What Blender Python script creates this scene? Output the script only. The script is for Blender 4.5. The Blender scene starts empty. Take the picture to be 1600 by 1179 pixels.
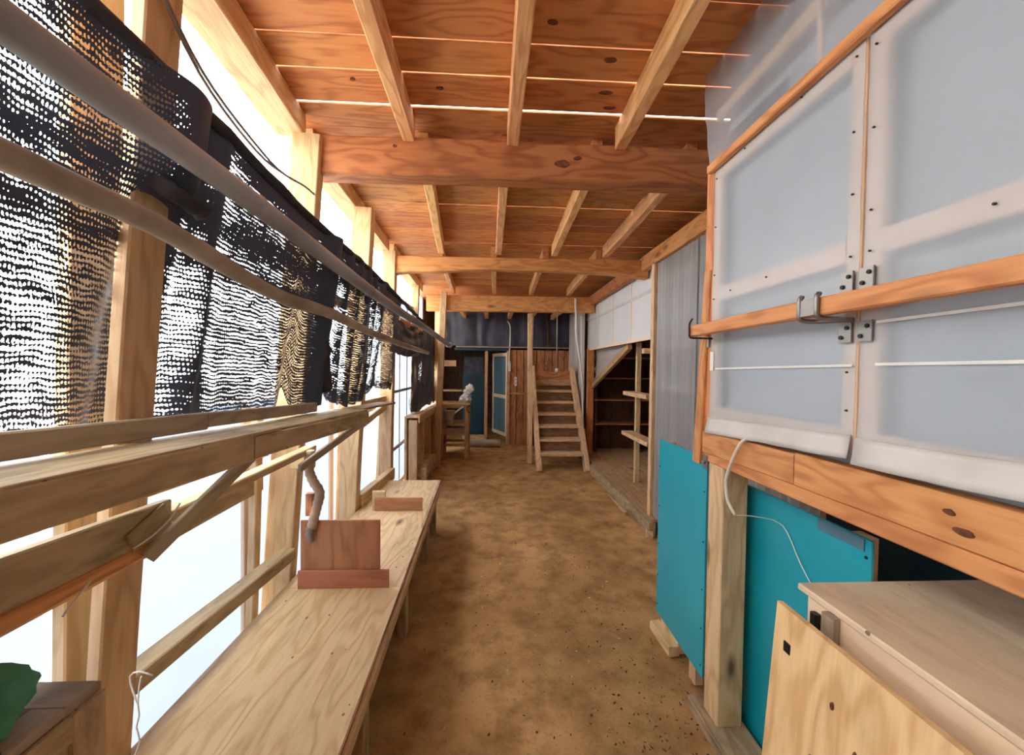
import bpy, bmesh, math, random
from mathutils import Vector, Matrix, noise
random.seed(7)
S = bpy.context.scene
COL = S.collection

# ------------------------------------------------------------------ camera, sky, exposure
F_PX = 610.0
cam = bpy.data.cameras.new('camera')
cam.sensor_fit = 'HORIZONTAL'
cam.sensor_width = 36.0
cam.lens = F_PX / 1600 * 36
cam.clip_start = .02
camo = bpy.data.objects.new('camera', cam)
COL.objects.link(camo)
yaw, pitch, roll = math.atan(30 / F_PX), math.atan(14.5 / F_PX), math.radians(.7)
camo.matrix_world = (Matrix.Translation((0, 0, 1.5)) @ Matrix.Rotation(-yaw, 4, 'Z')
                     @ Matrix.Rotation(math.pi / 2 - pitch, 4, 'X') @ Matrix.Rotation(roll, 4, 'Z'))
S.camera = camo

w = bpy.data.worlds.new('overcast_sky')
S.world = w
w.use_nodes = True
bg = w.node_tree.nodes['Background']
bg.inputs['Color'].default_value = (.96, .98, 1.0, 1)
bg.inputs['Strength'].default_value = 6.8

S.view_settings.view_transform = 'Standard'
S.view_settings.look = 'None'
S.view_settings.gamma = 1
S.view_settings.use_curve_mapping = False
S.view_settings.exposure = 0.5


# ------------------------------------------------------------------ materials
def lin(r, g, b):
    f = lambda c: (c / 255 / 12.92) if c / 255 <= .04045 else ((c / 255 + .055) / 1.055) ** 2.4
    return (f(r), f(g), f(b), 1)


def new_mat(name):
    m = bpy.data.materials.new(name)
    m.use_nodes = True
    nt = m.node_tree
    b = nt.nodes['Principled BSDF']
    return m, nt, b


def N(nt, typ, **kw):
    n = nt.nodes.new(typ)
    for k, v in kw.items():
        setattr(n, k, v)
    return n


def ramp(nt, stops, src=None):
    n = nt.nodes.new('ShaderNodeValToRGB')
    e = n.color_ramp.elements
    while len(e) < len(stops):
        e.new(.5)
    for i, (p, c) in enumerate(stops):
        e[i].position = p
        e[i].color = c if len(c) == 4 else (*c, 1)
    if src is not None:
        nt.links.new(src, n.inputs['Fac'])
    return n


def mixc(nt, fac, a, b, mode='MIX'):
    n = nt.nodes.new('ShaderNodeMix')
    n.data_type = 'RGBA'
    n.blend_type = mode
    L = nt.links.new
    if isinstance(fac, float):
        n.inputs[0].default_value = fac
    else:
        L(fac, n.inputs[0])
    for i, v in ((6, a), (7, b)):
        if isinstance(v, tuple):
            n.inputs[i].default_value = v
        else:
            L(v, n.inputs[i])
    return n.outputs[2]


def math_n(nt, op, a, b=None, c=None):
    n = nt.nodes.new('ShaderNodeMath')
    n.operation = op
    for i, v in enumerate((a, b, c)):
        if v is None:
            continue
        if isinstance(v, (int, float)):
            n.inputs[i].default_value = v
        else:
            nt.links.new(v, n.inputs[i])
    return n.outputs[0]


def wood(name, light, dark, rings=9.0, knots=.5, rough=.65, var=.22, dirt=0.0, swirl=1.2, grain=1.0, knotcol=(70, 38, 20), specks=0.0):
    """sawn timber; grain runs along the board's own x axis"""
    m, nt, b = new_mat(name)
    L = nt.links.new
    tc = N(nt, 'ShaderNodeTexCoord')
    oi = N(nt, 'ShaderNodeObjectInfo')
    sc = N(nt, 'ShaderNodeVectorMath', operation='SCALE')
    cb = N(nt, 'ShaderNodeCombineXYZ')
    L(oi.outputs['Random'], cb.inputs[0])
    L(math_n(nt, 'FRACT', math_n(nt, 'MULTIPLY', oi.outputs['Random'], 7.31)), cb.inputs[1])
    L(math_n(nt, 'FRACT', math_n(nt, 'MULTIPLY', oi.outputs['Random'], 13.7)), cb.inputs[2])
    L(cb.outputs[0], sc.inputs[0])
    sc.inputs['Scale'].default_value = 40
    ad = N(nt, 'ShaderNodeVectorMath', operation='ADD')
    L(tc.outputs['Object'], ad.inputs[0])
    L(sc.outputs[0], ad.inputs[1])
    # slow wander of the grain
    mp = N(nt, 'ShaderNodeMapping')
    mp.inputs['Scale'].default_value = (1.6, 7, 7)
    L(ad.outputs[0], mp.inputs[0])
    n1 = N(nt, 'ShaderNodeTexNoise')
    n1.inputs['Scale'].default_value = 1.0
    n1.inputs['Detail'].default_value = 2.5
    L(mp.outputs[0], n1.inputs['Vector'])
    # knots: cells stretched along the board
    mk = N(nt, 'ShaderNodeMapping')
    mk.inputs['Scale'].default_value = (2.1, 5.5, 5.5)
    L(ad.outputs[0], mk.inputs[0])
    vo = N(nt, 'ShaderNodeTexVoronoi')
    vo.inputs['Scale'].default_value = 1.0
    L(mk.outputs[0], vo.inputs['Vector'])
    kd = vo.outputs['Distance']
    # growth rings as contour bands of the wander + knots
    f = math_n(nt, 'ADD', math_n(nt, 'MULTIPLY', n1.outputs['Fac'], rings * swirl),
               math_n(nt, 'MULTIPLY', math_n(nt, 'POWER', math_n(nt, 'SUBTRACT', 1.0, math_n(nt, 'MINIMUM', kd, 1.0)), 3.0), rings * .5 * knots))
    band = math_n(nt, 'ADD', math_n(nt, 'MULTIPLY', math_n(nt, 'SINE', math_n(nt, 'MULTIPLY', f, 6.283)), .5), .5)
    band = math_n(nt, 'POWER', band, 2.2)
    # fine fibres
    mf = N(nt, 'ShaderNodeMapping')
    mf.inputs['Scale'].default_value = (3, 110, 110)
    L(ad.outputs[0], mf.inputs[0])
    n2 = N(nt, 'ShaderNodeTexNoise')
    n2.inputs['Scale'].default_value = 1.0
    n2.inputs['Detail'].default_value = 3
    L(mf.outputs[0], n2.inputs['Vector'])
    fac = math_n(nt, 'ADD', math_n(nt, 'MULTIPLY', band, .75 * grain), math_n(nt, 'MULTIPLY', math_n(nt, 'SUBTRACT', n2.outputs['Fac'], .35), .9 * grain))
    col = ramp(nt, [(0.0, lin(*light)), (1.0, lin(*dark))], fac).outputs[0]
    if dirt:
        md = N(nt, 'ShaderNodeMapping')
        md.inputs['Scale'].default_value = (2.2, 9, 9)
        L(ad.outputs[0], md.inputs[0])
        n3 = N(nt, 'ShaderNodeTexNoise')
        n3.inputs['Scale'].default_value = 1.3
        n3.inputs['Detail'].default_value = 6
        n3.inputs['Roughness'].default_value = .7
        L(md.outputs[0], n3.inputs['Vector'])
        dm = ramp(nt, [(.5, (0, 0, 0)), (.72, (1, 1, 1))], n3.outputs['Fac'])
        col = mixc(nt, math_n(nt, 'MULTIPLY', dm.outputs[0], dirt), col, lin(78, 58, 42))
    if knots:
        cell = N(nt, 'ShaderNodeTexWhiteNoise')
        L(vo.outputs['Position'], cell.inputs['Vector'])
        on = math_n(nt, 'LESS_THAN', cell.outputs['Value'], knots)
        km = ramp(nt, [(.04, (1, 1, 1)), (.17, (0, 0, 0))], kd)
        col = mixc(nt, math_n(nt, 'MULTIPLY', math_n(nt, 'MULTIPLY', km.outputs[0], on), .85), col, lin(*knotcol))
    if specks:
        vs = N(nt, 'ShaderNodeTexVoronoi')
        vs.inputs['Scale'].default_value = 26
        ms = N(nt, 'ShaderNodeMapping')
        ms.inputs['Scale'].default_value = (.6, 1, 1)
        L(ad.outputs[0], ms.inputs[0])
        L(ms.outputs[0], vs.inputs['Vector'])
        wn = N(nt, 'ShaderNodeTexWhiteNoise')
        L(vs.outputs['Position'], wn.inputs['Vector'])
        sz = math_n(nt, 'MULTIPLY', math_n(nt, 'FRACT', math_n(nt, 'MULTIPLY', wn.outputs['Value'], 37.0)), .13)
        sm = math_n(nt, 'MULTIPLY', math_n(nt, 'LESS_THAN', vs.outputs['Distance'], sz), math_n(nt, 'LESS_THAN', wn.outputs['Value'], specks))
        col = mixc(nt, math_n(nt, 'MULTIPLY', sm, .75), col, lin(58, 40, 28))
    # board to board variation
    hs = N(nt, 'ShaderNodeHueSaturation')
    L(col, hs.inputs['Color'])
    L(math_n(nt, 'ADD', math_n(nt, 'MULTIPLY', oi.outputs['Random'], var), 1 - var / 2), hs.inputs['Value'])
    L(math_n(nt, 'ADD', math_n(nt, 'MULTIPLY', cb.outputs[0] if False else math_n(nt, 'FRACT', math_n(nt, 'MULTIPLY', oi.outputs['Random'], 5.7)), .016), .492), hs.inputs['Hue'])
    L(hs.outputs[0], b.inputs['Base Color'])
    b.inputs['Roughness'].default_value = rough
    bp = N(nt, 'ShaderNodeBump')
    bp.inputs['Strength'].default_value = .4
    bp.inputs['Distance'].default_value = .004
    L(fac, bp.inputs['Height'])
    L(bp.outputs[0], b.inputs['Normal'])
    return m


def plain(name, col, rough=.5, metal=0.0, spec=.5, noise_amt=0.0, nscale=8.0, stretch=(1, 1, 1), col2=None, bump=0.0):
    m, nt, b = new_mat(name)
    b.inputs['Roughness'].default_value = rough
    b.inputs['Metallic'].default_value = metal
    b.inputs['Specular IOR Level'].default_value = spec
    if noise_amt or col2:
        tc = N(nt, 'ShaderNodeTexCoord')
        mp = N(nt, 'ShaderNodeMapping')
        mp.inputs['Scale'].default_value = stretch
        nt.links.new(tc.outputs['Object'], mp.inputs[0])
        n = N(nt, 'ShaderNodeTexNoise')
        n.inputs['Scale'].default_value = nscale
        n.inputs['Detail'].default_value = 5
        nt.links.new(mp.outputs[0], n.inputs['Vector'])
        r = ramp(nt, [(.35, lin(*col)), (.68, lin(*(col2 or [c * (1 - noise_amt) for c in col])))], n.outputs['Fac'])
        nt.links.new(r.outputs[0], b.inputs['Base Color'])
        if bump:
            bp = N(nt, 'ShaderNodeBump')
            bp.inputs['Strength'].default_value = bump
            bp.inputs['Distance'].default_value = .01
            nt.links.new(n.outputs['Fac'], bp.inputs['Height'])
            nt.links.new(bp.outputs[0], b.inputs['Normal'])
    else:
        b.inputs['Base Color'].default_value = lin(*col)
    return m


M = {}
M['roof'] = wood('roof_board_wood', (204, 138, 80), (158, 92, 46), rings=6, knots=.42, var=.3, knotcol=(78, 34, 14), grain=.8)
M['beam'] = wood('beam_wood', (186, 118, 68), (138, 74, 36), rings=6, knots=.5, var=.12, knotcol=(90, 38, 18), grain=.8)
M['beam_lit'] = wood('lit_beam_wood', (220, 152, 92), (178, 108, 58), rings=6, knots=.5, var=.12, knotcol=(90, 38, 18), grain=.8)  # lit copy of the beam timber, up-light from the floor put into its colour
M['rafter'] = wood('rafter_wood', (236, 184, 126), (204, 144, 88), rings=7, knots=.25, var=.15, grain=.8)
M['post'] = wood('post_wood', (208, 176, 130), (178, 140, 94), rings=6, knots=.25, var=.16, dirt=.25, grain=.75, specks=0.08)
M['pale'] = wood('pale_post_wood', (230, 196, 150), (196, 154, 104), rings=6, knots=.4, var=.1, dirt=.25, grain=.75)
M['shelf'] = wood('weathered_shelf_wood', (186, 162, 124), (146, 122, 88), rings=6, knots=.4, var=.14, dirt=.8, knotcol=(60, 38, 26), grain=.75, specks=0.45)
M['grey'] = wood('greyed_wood', (172, 156, 132), (136, 120, 98), rings=6, knots=.25, var=.12, dirt=.35, grain=.7, specks=0.15)
M['door'] = wood('door_frame_wood', (222, 156, 94), (178, 106, 54), rings=6, knots=.45, var=.12, grain=.75)
M['stile'] = wood('pale_batten_wood', (246, 216, 184), (232, 198, 160), rings=5, knots=.05, var=.05, grain=.6)
M['ply'] = wood('bench_plywood', (220, 192, 148), (192, 156, 108), rings=5, knots=.1, var=.06, dirt=.3, swirl=1.7, grain=.8, specks=0.22)
M['plyred'] = wood('reddish_plywood', (182, 124, 86), (150, 92, 58), rings=4, knots=.05, var=.1, dirt=.2, grain=.75)
M['plybox'] = wood('box_plywood', (246, 208, 150), (216, 164, 104), rings=5, knots=.6, var=.08, dirt=.2, knotcol=(110, 60, 26), grain=.8, specks=0.1)
M['plytop'] = wood('dusty_plywood', (234, 212, 174), (216, 190, 150), rings=3, knots=.05, var=.04, dirt=.3, grain=.5, specks=0.12)
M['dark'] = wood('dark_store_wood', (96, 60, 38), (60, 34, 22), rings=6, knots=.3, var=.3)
M['rear'] = wood('brown_wall_board', (190, 126, 80), (150, 90, 52), rings=6, knots=.3, var=.3)
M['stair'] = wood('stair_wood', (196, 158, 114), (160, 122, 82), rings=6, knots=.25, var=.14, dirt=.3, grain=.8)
M['riser'] = wood('shaded_riser_wood', (142, 108, 74), (108, 78, 50), rings=5, knots=.2, var=.15, dirt=.3)  # stair wood darkened, shade under the tread overhang put into its colour
M['pole'] = plain('bare_pole_bark', (180, 166, 148), .65, col2=(132, 118, 104), nscale=5, stretch=(.6, 1, 1), bump=.4)
M['pipe'] = plain('dusty_grey_pole', (178, 181, 186), .5, col2=(130, 133, 138), nscale=4, stretch=(1, .4, 1), bump=.2)
M['steel'] = plain('galvanised_steel', (150, 146, 140), .45, metal=1.0)
M['iron'] = plain('dark_iron', (40, 40, 42), .5, metal=.6)
M['white_pl'] = plain('white_plastic', (228, 224, 214), .4)
M['cream'] = plain('cream_plastic_strip', (214, 208, 198), .45, noise_amt=.08, nscale=6)
M['cable'] = plain('cream_cable', (226, 214, 192), .5)
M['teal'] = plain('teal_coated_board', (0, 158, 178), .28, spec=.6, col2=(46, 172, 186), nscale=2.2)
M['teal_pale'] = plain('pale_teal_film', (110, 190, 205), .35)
M['teal_dark'] = plain('teal_board_shaded', (0, 52, 68), .4, noise_amt=.2, nscale=3)  # darker copy of the teal, deep shade put into its colour
M['backing'] = plain('grey_blue_insulation_board', (186, 194, 200), .7, noise_amt=.05, nscale=2)
M['whitepanel'] = plain('white_wall_panel', (222, 222, 220), .5, noise_amt=.04, nscale=2)
M['blackfilm'] = plain('black_plastic_sheet', (34, 33, 34), .3, col2=(66, 60, 56), nscale=9, bump=.6)
M['navy'] = plain('dark_blue_plastic_sheet', (24, 26, 38), .4, col2=(66, 69, 88), nscale=3.0, stretch=(2.2, 1, .55), bump=.5)
M['rope'] = plain('grey_rope', (134, 124, 112), .9)
M['string'] = plain('white_string', (236, 230, 218), .8)
M['green'] = plain('green_cloth', (92, 168, 130), .9, col2=(66, 132, 102), nscale=9, bump=.5)
M['char'] = plain('charcoal_cloth', (72, 74, 82), .9, noise_amt=.3)
M['blueplush'] = plain('pale_blue_bag', (176, 190, 204), .6, col2=(226, 228, 228), nscale=22)
M['hose'] = plain('tan_corrugated_hose', (186, 158, 128), .6, noise_amt=.25, nscale=14)


def film_mat(name, col, clear, rough=.35, trans=0.0, streak=None):
    m, nt, b = new_mat(name)
    L = nt.links.new
    b.inputs['Base Color'].default_value = lin(*col)
    b.inputs['Roughness'].default_value = rough
    out = nt.nodes['Material Output']
    sh = b.outputs[0]
    if streak:
        tc = N(nt, 'ShaderNodeTexCoord')
        mp = N(nt, 'ShaderNodeMapping')
        mp.inputs['Scale'].default_value = streak
        L(tc.outputs['Object'], mp.inputs[0])
        n = N(nt, 'ShaderNodeTexNoise')
        n.inputs['Scale'].default_value = 1
        n.inputs['Detail'].default_value = 5
        L(mp.outputs[0], n.inputs['Vector'])
        r = ramp(nt, [(.3, lin(*[c * .86 for c in col])), (.75, lin(*col))], n.outputs['Fac'])
        L(r.outputs[0], b.inputs['Base Color'])
    if trans:
        t = N(nt, 'ShaderNodeBsdfTranslucent')
        t.inputs[0].default_value = lin(*col)
        mx = N(nt, 'ShaderNodeMixShader')
        mx.inputs[0].default_value = trans
        L(sh, mx.inputs[1])
        L(t.outputs[0], mx.inputs[2])
        sh = mx.outputs[0]
    if clear:
        t = N(nt, 'ShaderNodeBsdfTransparent')
        mx = N(nt, 'ShaderNodeMixShader')
        mx.inputs[0].default_value = clear
        L(sh, mx.inputs[1])
        L(t.outputs[0], mx.inputs[2])
        sh = mx.outputs[0]
    L(sh, out.inputs['Surface'])
    return m


M['film'] = film_mat('milky_door_film', (208, 216, 222), .5, .32, streak=(.5, 1.2, .9))
M['upfilm'] = film_mat('milky_upper_film', (206, 210, 214), .5, .35, streak=(1, 4, 1))
M['pane'] = film_mat('clear_greenhouse_film', (110, 121, 142), .03, .3, trans=.8)
M['corr'] = film_mat('grey_corrugated_plastic', (192, 190, 186), .15, .3, trans=.3, streak=(1, 14, .5))
M['tealglass'] = film_mat('pale_teal_door_film', (116, 156, 170), .15, .3, trans=.3)
M['whitesheet'] = film_mat('white_hanging_sheet', (222, 214, 204), .1, .5, trans=.3)


def net_mat():
    m, nt, b = new_mat('black_shade_net')
    L = nt.links.new
    b.inputs['Base Color'].default_value = lin(58, 66, 86)
    b.inputs['Roughness'].default_value = .55
    uv = N(nt, 'ShaderNodeUVMap')
    n = N(nt, 'ShaderNodeTexNoise')
    n.inputs['Scale'].default_value = 26
    n.inputs['Detail'].default_value = 3
    L(uv.outputs[0], n.inputs['Vector'])
    n2 = N(nt, 'ShaderNodeTexNoise')
    n2.inputs['Scale'].default_value = 160
    n2.inputs['Detail'].default_value = 1
    L(uv.outputs[0], n2.inputs['Vector'])
    sx = N(nt, 'ShaderNodeSeparateXYZ')
    L(uv.outputs[0], sx.inputs[0])
    dv = math_n(nt, 'MULTIPLY', math_n(nt, 'SUBTRACT', n.outputs['Fac'], .5), .022)
    v = math_n(nt, 'ADD', sx.outputs[1], dv)
    row = math_n(nt, 'DIVIDE', v, .0128)
    s = math_n(nt, 'SINE', math_n(nt, 'MULTIPLY', row, 6.283))
    cu = math_n(nt, 'ADD', math_n(nt, 'DIVIDE', sx.outputs[0], .0072), math_n(nt, 'MULTIPLY', math_n(nt, 'FLOOR', row), .37))
    c = math_n(nt, 'SINE', math_n(nt, 'MULTIPLY', cu, 6.283))
    at = N(nt, 'ShaderNodeAttribute', attribute_name='layers')
    val = math_n(nt, 'ADD', math_n(nt, 'MULTIPLY', s, .75), math_n(nt, 'MULTIPLY', c, .55))
    val = math_n(nt, 'ADD', val, math_n(nt, 'MULTIPLY', math_n(nt, 'SUBTRACT', n2.outputs['Fac'], .5), 2.4))
    val = math_n(nt, 'ADD', val, math_n(nt, 'MULTIPLY', math_n(nt, 'SUBTRACT', n.outputs['Fac'], .5), 1.6))
    m3 = N(nt, 'ShaderNodeMapping')
    m3.inputs['Scale'].default_value = (14, 68, 1)
    L(uv.outputs[0], m3.inputs[0])
    n3 = N(nt, 'ShaderNodeTexNoise')
    n3.inputs['Scale'].default_value = 1
    n3.inputs['Detail'].default_value = 3
    L(m3.outputs[0], n3.inputs['Vector'])
    val = math_n(nt, 'ADD', val, math_n(nt, 'MULTIPLY', math_n(nt, 'SUBTRACT', n3.outputs['Fac'], .5), 3.0))
    val = math_n(nt, 'ADD', math_n(nt, 'SUBTRACT', val, math_n(nt, 'MULTIPLY', at.outputs['Fac'], 1.9)), -.14)
    hole = math_n(nt, 'GREATER_THAN', val, 0.0)
    t = N(nt, 'ShaderNodeBsdfTransparent')
    mx = N(nt, 'ShaderNodeMixShader')
    L(hole, mx.inputs[0])
    L(b.outputs[0], mx.inputs[1])
    L(t.outputs[0], mx.inputs[2])
    L(mx.outputs[0], nt.nodes['Material Output'].inputs['Surface'])
    return m


M['net'] = net_mat()
M['hem'] = plain('black_net_hem', (58, 56, 62), .8, noise_amt=.3, nscale=20, bump=.4)


def soil_mat():
    m, nt, b = new_mat('packed_brown_soil')
    L = nt.links.new
    tc = N(nt, 'ShaderNodeTexCoord')

    def ns(scale, det, ro=.6):
        n = N(nt, 'ShaderNodeTexNoise')
        n.inputs['Scale'].default_value = scale
        n.inputs['Detail'].default_value = det
        n.inputs['Roughness'].default_value = ro
        L(tc.outputs['Object'], n.inputs['Vector'])
        return n.outputs['Fac']
    big, mid, fine = ns(.9, 4), ns(5, 6, .65), ns(60, 6, .7)
    c1 = ramp(nt, [(.3, lin(164, 122, 76)), (.7, lin(224, 180, 120))], big).outputs[0]
    c2 = mixc(nt, ramp(nt, [(.42, (0, 0, 0)), (.7, (1, 1, 1))], mid).outputs[0], c1, lin(144, 106, 64))
    c3 = mixc(nt, ramp(nt, [(.55, (0, 0, 0)), (.75, (.6, .6, .6))], fine).outputs[0], c2, lin(98, 68, 40))
    L(c3, b.inputs['Base Color'])
    b.inputs['Roughness'].default_value = .9
    b.inputs['Specular IOR Level'].default_value = .2
    bp = N(nt, 'ShaderNodeBump')
    bp.inputs['Strength'].default_value = .6
    bp.inputs['Distance'].default_value = .012
    L(math_n(nt, 'ADD', fine, math_n(nt, 'MULTIPLY', mid, .8)), bp.inputs['Height'])
    L(bp.outputs[0], b.inputs['Normal'])
    return m


M['soil'] = soil_mat()
M['ground'] = plain('pale_outdoor_ground', (214, 208, 198), .9, noise_amt=.2, nscale=1.5)
M['chips'] = plain('pale_wood_chips', (226, 208, 178), .8, noise_amt=.3, nscale=40)
M['crumbs'] = plain('dark_soil_crumbs', (112, 80, 50), .95, noise_amt=.4, nscale=30)


# ------------------------------------------------------------------ object helpers
def tag(o, label=None, cat=None, group=None, kind=None):
    if label:
        o['label'] = label
    if cat:
        o['category'] = cat
    if group:
        o['group'] = group
    if kind:
        o['kind'] = kind
    return o


def thing(name, label=None, cat=None, loc=(0, 0, 0), group=None, kind=None):
    o = bpy.data.objects.new(name, None)
    COL.objects.link(o)
    o.empty_display_size = .05
    o.location = loc
    return tag(o, label, cat, group, kind)


def world(o):
    m = o.matrix_basis.copy()
    p = o.parent
    while p:
        m = p.matrix_basis @ m
        p = p.parent
    return m


def link(name, me, mat, parent=None, mw=None):
    if mat is not None and not me.materials:
        me.materials.append(M[mat] if isinstance(mat, str) else mat)
    o = bpy.data.objects.new(name, me)
    COL.objects.link(o)
    mw = mw or Matrix.Identity(4)
    if parent:
        o.parent = parent
        o.matrix_basis = world(parent).inverted() @ mw
    else:
        o.matrix_basis = mw
    return o


def frame(p0, p1, up=(0, 0, 1)):
    p0, p1 = Vector(p0), Vector(p1)
    x = (p1 - p0).normalized()
    u = Vector(up)
    if abs(x.dot(u)) > .98:
        u = Vector((0, 1, 0)) if abs(x.y) < .9 else Vector((1, 0, 0))
    y = u.cross(x).normalized()
    z = x.cross(y)
    m = Matrix((x, y, z)).transposed().to_4x4()
    m.translation = (p0 + p1) / 2
    return m, (p1 - p0).length


_cache = {}


def board_mesh(L, wd, h, mat, bev=None, segs=1, wob=0.0, seed=0, low=None, taper=1.0, endcut=0.0):
    """chamfered board along local x; wob bends it a little, low(x) lifts the underside (waney edge), endcut slants the far end"""
    key = (round(L, 4), round(wd, 4), round(h, 4), mat, bev, segs, wob, seed if wob else 0, taper, endcut)
    if low is None and key in _cache:
        return _cache[key]
    c = bev if bev is not None else min(.004, min(wd, h) * .18)
    me = bpy.data.meshes.new('board')
    V, Fc = [], []
    a, b = wd / 2, h / 2
    prof = [(-a + c, -b), (a - c, -b), (a, -b + c), (a, b - c), (a - c, b), (-a + c, b), (-a, b - c), (-a, -b + c)]
    rings = []
    for i in range(segs + 1):
        t = i / segs
        x = -L / 2 + L * t
        dy = wob * noise.noise((x * 1.3 + seed, 3.1, seed)) if wob else 0
        dz = wob * noise.noise((x * 1.3 + seed, 8.4, seed)) if wob else 0
        k = 1 + (taper - 1) * t
        ring = []
        for (py, pz) in prof:
            zz = pz * k
            if low and pz < 0:
                zz += low(t) + .5 * wob * noise.noise((x * 5, py * 20, seed))
            xx = x - (endcut * (pz + b) / h if i == segs else 0)
            ring.append(len(V))
            V.append((xx, py * k + dy, zz + dz))
        rings.append(ring)
    for i in range(segs):
        A, B = rings[i], rings[i + 1]
        for j in range(8):
            k = (j + 1) % 8
            Fc.append((A[j], B[j], B[k], A[k]))
    Fc.append(tuple(rings[0]))
    Fc.append(tuple(reversed(rings[-1])))
    me.from_pydata(V, [], Fc)
    bm = bmesh.new()
    bm.from_mesh(me)
    bmesh.ops.recalc_face_normals(bm, faces=bm.faces)
    bm.to_mesh(me)
    bm.free()
    me.materials.append(M[mat])
    if low is None:
        _cache[key] = me
    return me


def beam(name, p0, p1, wd, h, mat, parent=None, up=(0, 0, 1), **kw):
    """a timber from p0 to p1: wd across, h along up"""
    m, L = frame(p0, p1, up)
    return link(name, board_mesh(L, wd, h, mat, **kw), None, parent, m)


def box(name, x0, x1, y0, y1, z0, z1, mat, parent=None, axis=None, **kw):
    d = (x1 - x0, y1 - y0, z1 - z0)
    axis = axis or 'xyz'[max(range(3), key=lambda i: d[i])]
    cx, cy, cz = (x0 + x1) / 2, (y0 + y1) / 2, (z0 + z1) / 2
    if axis == 'x':
        return beam(name, (x0, cy, cz), (x1, cy, cz), d[1], d[2], mat, parent, **kw)
    if axis == 'y':
        return beam(name, (cx, y0, cz), (cx, y1, cz), d[0], d[2], mat, parent, **kw)
    return beam(name, (cx, cy, z0), (cx, cy, z1), d[0], d[1], mat, parent, up=(0, 1, 0), **kw)


def tube_mesh(pts, r, n=8, mat=None, knob=0.0, seed=0, rib=0):
    pts = [Vector(p) for p in pts]
    rs = r if isinstance(r, (list, tuple)) else [r] * len(pts)
    V, Fc = [], []
    t0 = (pts[1] - pts[0]).normalized()
    u = t0.orthogonal().normalized()
    prev = t0
    for i, p in enumerate(pts):
        t = (pts[min(i + 1, len(pts) - 1)] - pts[max(i - 1, 0)]).normalized()
        q = prev.rotation_difference(t)
        u = (q @ u).normalized()
        prev = t
        v = t.cross(u)
        for j in range(n):
            a = 2 * math.pi * j / n
            k = rs[i] * (1 + knob * noise.noise((i * .7 + seed, math.cos(a), math.sin(a))))
            if rib:
                k *= 1 + (.09 if i % 2 else -.06)
            V.append(p + (u * math.cos(a) + v * math.sin(a)) * k)
    for i in range(len(pts) - 1):
        for j in range(n):
            k = (j + 1) % n
            Fc.append((i * n + j, i * n + k, (i + 1) * n + k, (i + 1) * n + j))
    Fc.append(tuple(reversed(range(n))))
    Fc.append(tuple(range((len(pts) - 1) * n, len(pts) * n)))
    me = bpy.data.meshes.new('tube')
    me.from_pydata(V, [], Fc)
    for p in me.polygons:
        p.use_smooth = len(p.vertices) == 4
    return me


def tube(name, pts, r, mat, parent=None, **kw):
    return link(name, tube_mesh(pts, r, **kw), mat, parent)


def resample(pts, step):
    """smooth the corner points (Catmull-Rom) and resample"""
    P = [Vector(p) for p in pts]
    P = [P[0] * 2 - P[1]] + P + [P[-1] * 2 - P[-2]]
    out = []
    for i in range(1, len(P) - 2):
        a, b, c, d = P[i - 1:i + 3]
        n = max(2, int((c - b).length / step))
        for k in range(n):
            t = k / n
            out.append(.5 * ((2 * b) + (c - a) * t + (2 * a - 5 * b + 4 * c - d) * t * t + (3 * b - a - 3 * c + d) * t ** 3))
    out.append(P[-2])
    return out


def grid(name, fn, nu, nv, mat, parent=None, uvfn=None, layers=None, skip=None, thick=0.0, smooth=True):
    """surface (u,v in 0..1) -> point"""
    V = [fn(i / nu, j / nv) for j in range(nv + 1) for i in range(nu + 1)]
    Fc = []
    for j in range(nv):
        for i in range(nu):
            if skip and skip((i + .5) / nu, (j + .5) / nv):
                continue
            a = j * (nu + 1) + i
            Fc.append((a, a + 1, a + nu + 2, a + nu + 1))
    me = bpy.data.meshes.new(name)
    me.from_pydata(V, [], Fc)
    if uvfn:
        ul = me.uv_layers.new(name='UVMap')
        for lp in me.loops:
            k = lp.vertex_index
            ul.data[lp.index].uv = uvfn((k % (nu + 1)) / nu, (k // (nu + 1)) / nv)
    if layers:
        at = me.attributes.new('layers', 'FLOAT', 'POINT')
        for k in range(len(V)):
            at.data[k].value = layers((k % (nu + 1)) / nu, (k // (nu + 1)) / nv)
    for p in me.polygons:
        p.use_smooth = smooth
    o = link(name, me, mat, parent)
    if thick:
        md = o.modifiers.new('thickness', 'SOLIDIFY')
        md.thickness = thick
        md.offset = 0
    return o


def lerp(a, b, t):
    return a + (b - a) * t


def sstep(a, b, x):
    t = max(0, min(1, (x - a) / (b - a)))
    return t * t * (3 - 2 * t)


def bump1(x, c, wd):
    return math.exp(-((x - c) / wd) ** 2)


# ------------------------------------------------------------------ the setting
def floor_z(x, y):
    z = .016 * noise.noise((x * .8, y * .8, 0)) + .010 * noise.noise((x * 3, y * 3, 5)) + .005 * noise.noise((x * 11, y * 11, 9)) - .012
    if .1 < x < 1.0 and y < 2.6:
        z += .006 * noise.noise((x * 22, y * 22, 2))
    return z


fl = grid('floor', lambda u, v: (x := lerp(-1.6, 3.4, u), y := lerp(-2.7, 10, v), floor_z(x, y)), 150, 380, 'soil')
tag(fl, 'packed brown earth floor of the shed aisle', kind='structure')
og = grid('ground', lambda u, v: (lerp(-30, 30, u), lerp(-25, 35, v), -.06), 4, 4, 'ground')
tag(og, 'pale open ground outside the shed', kind='structure')

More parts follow.
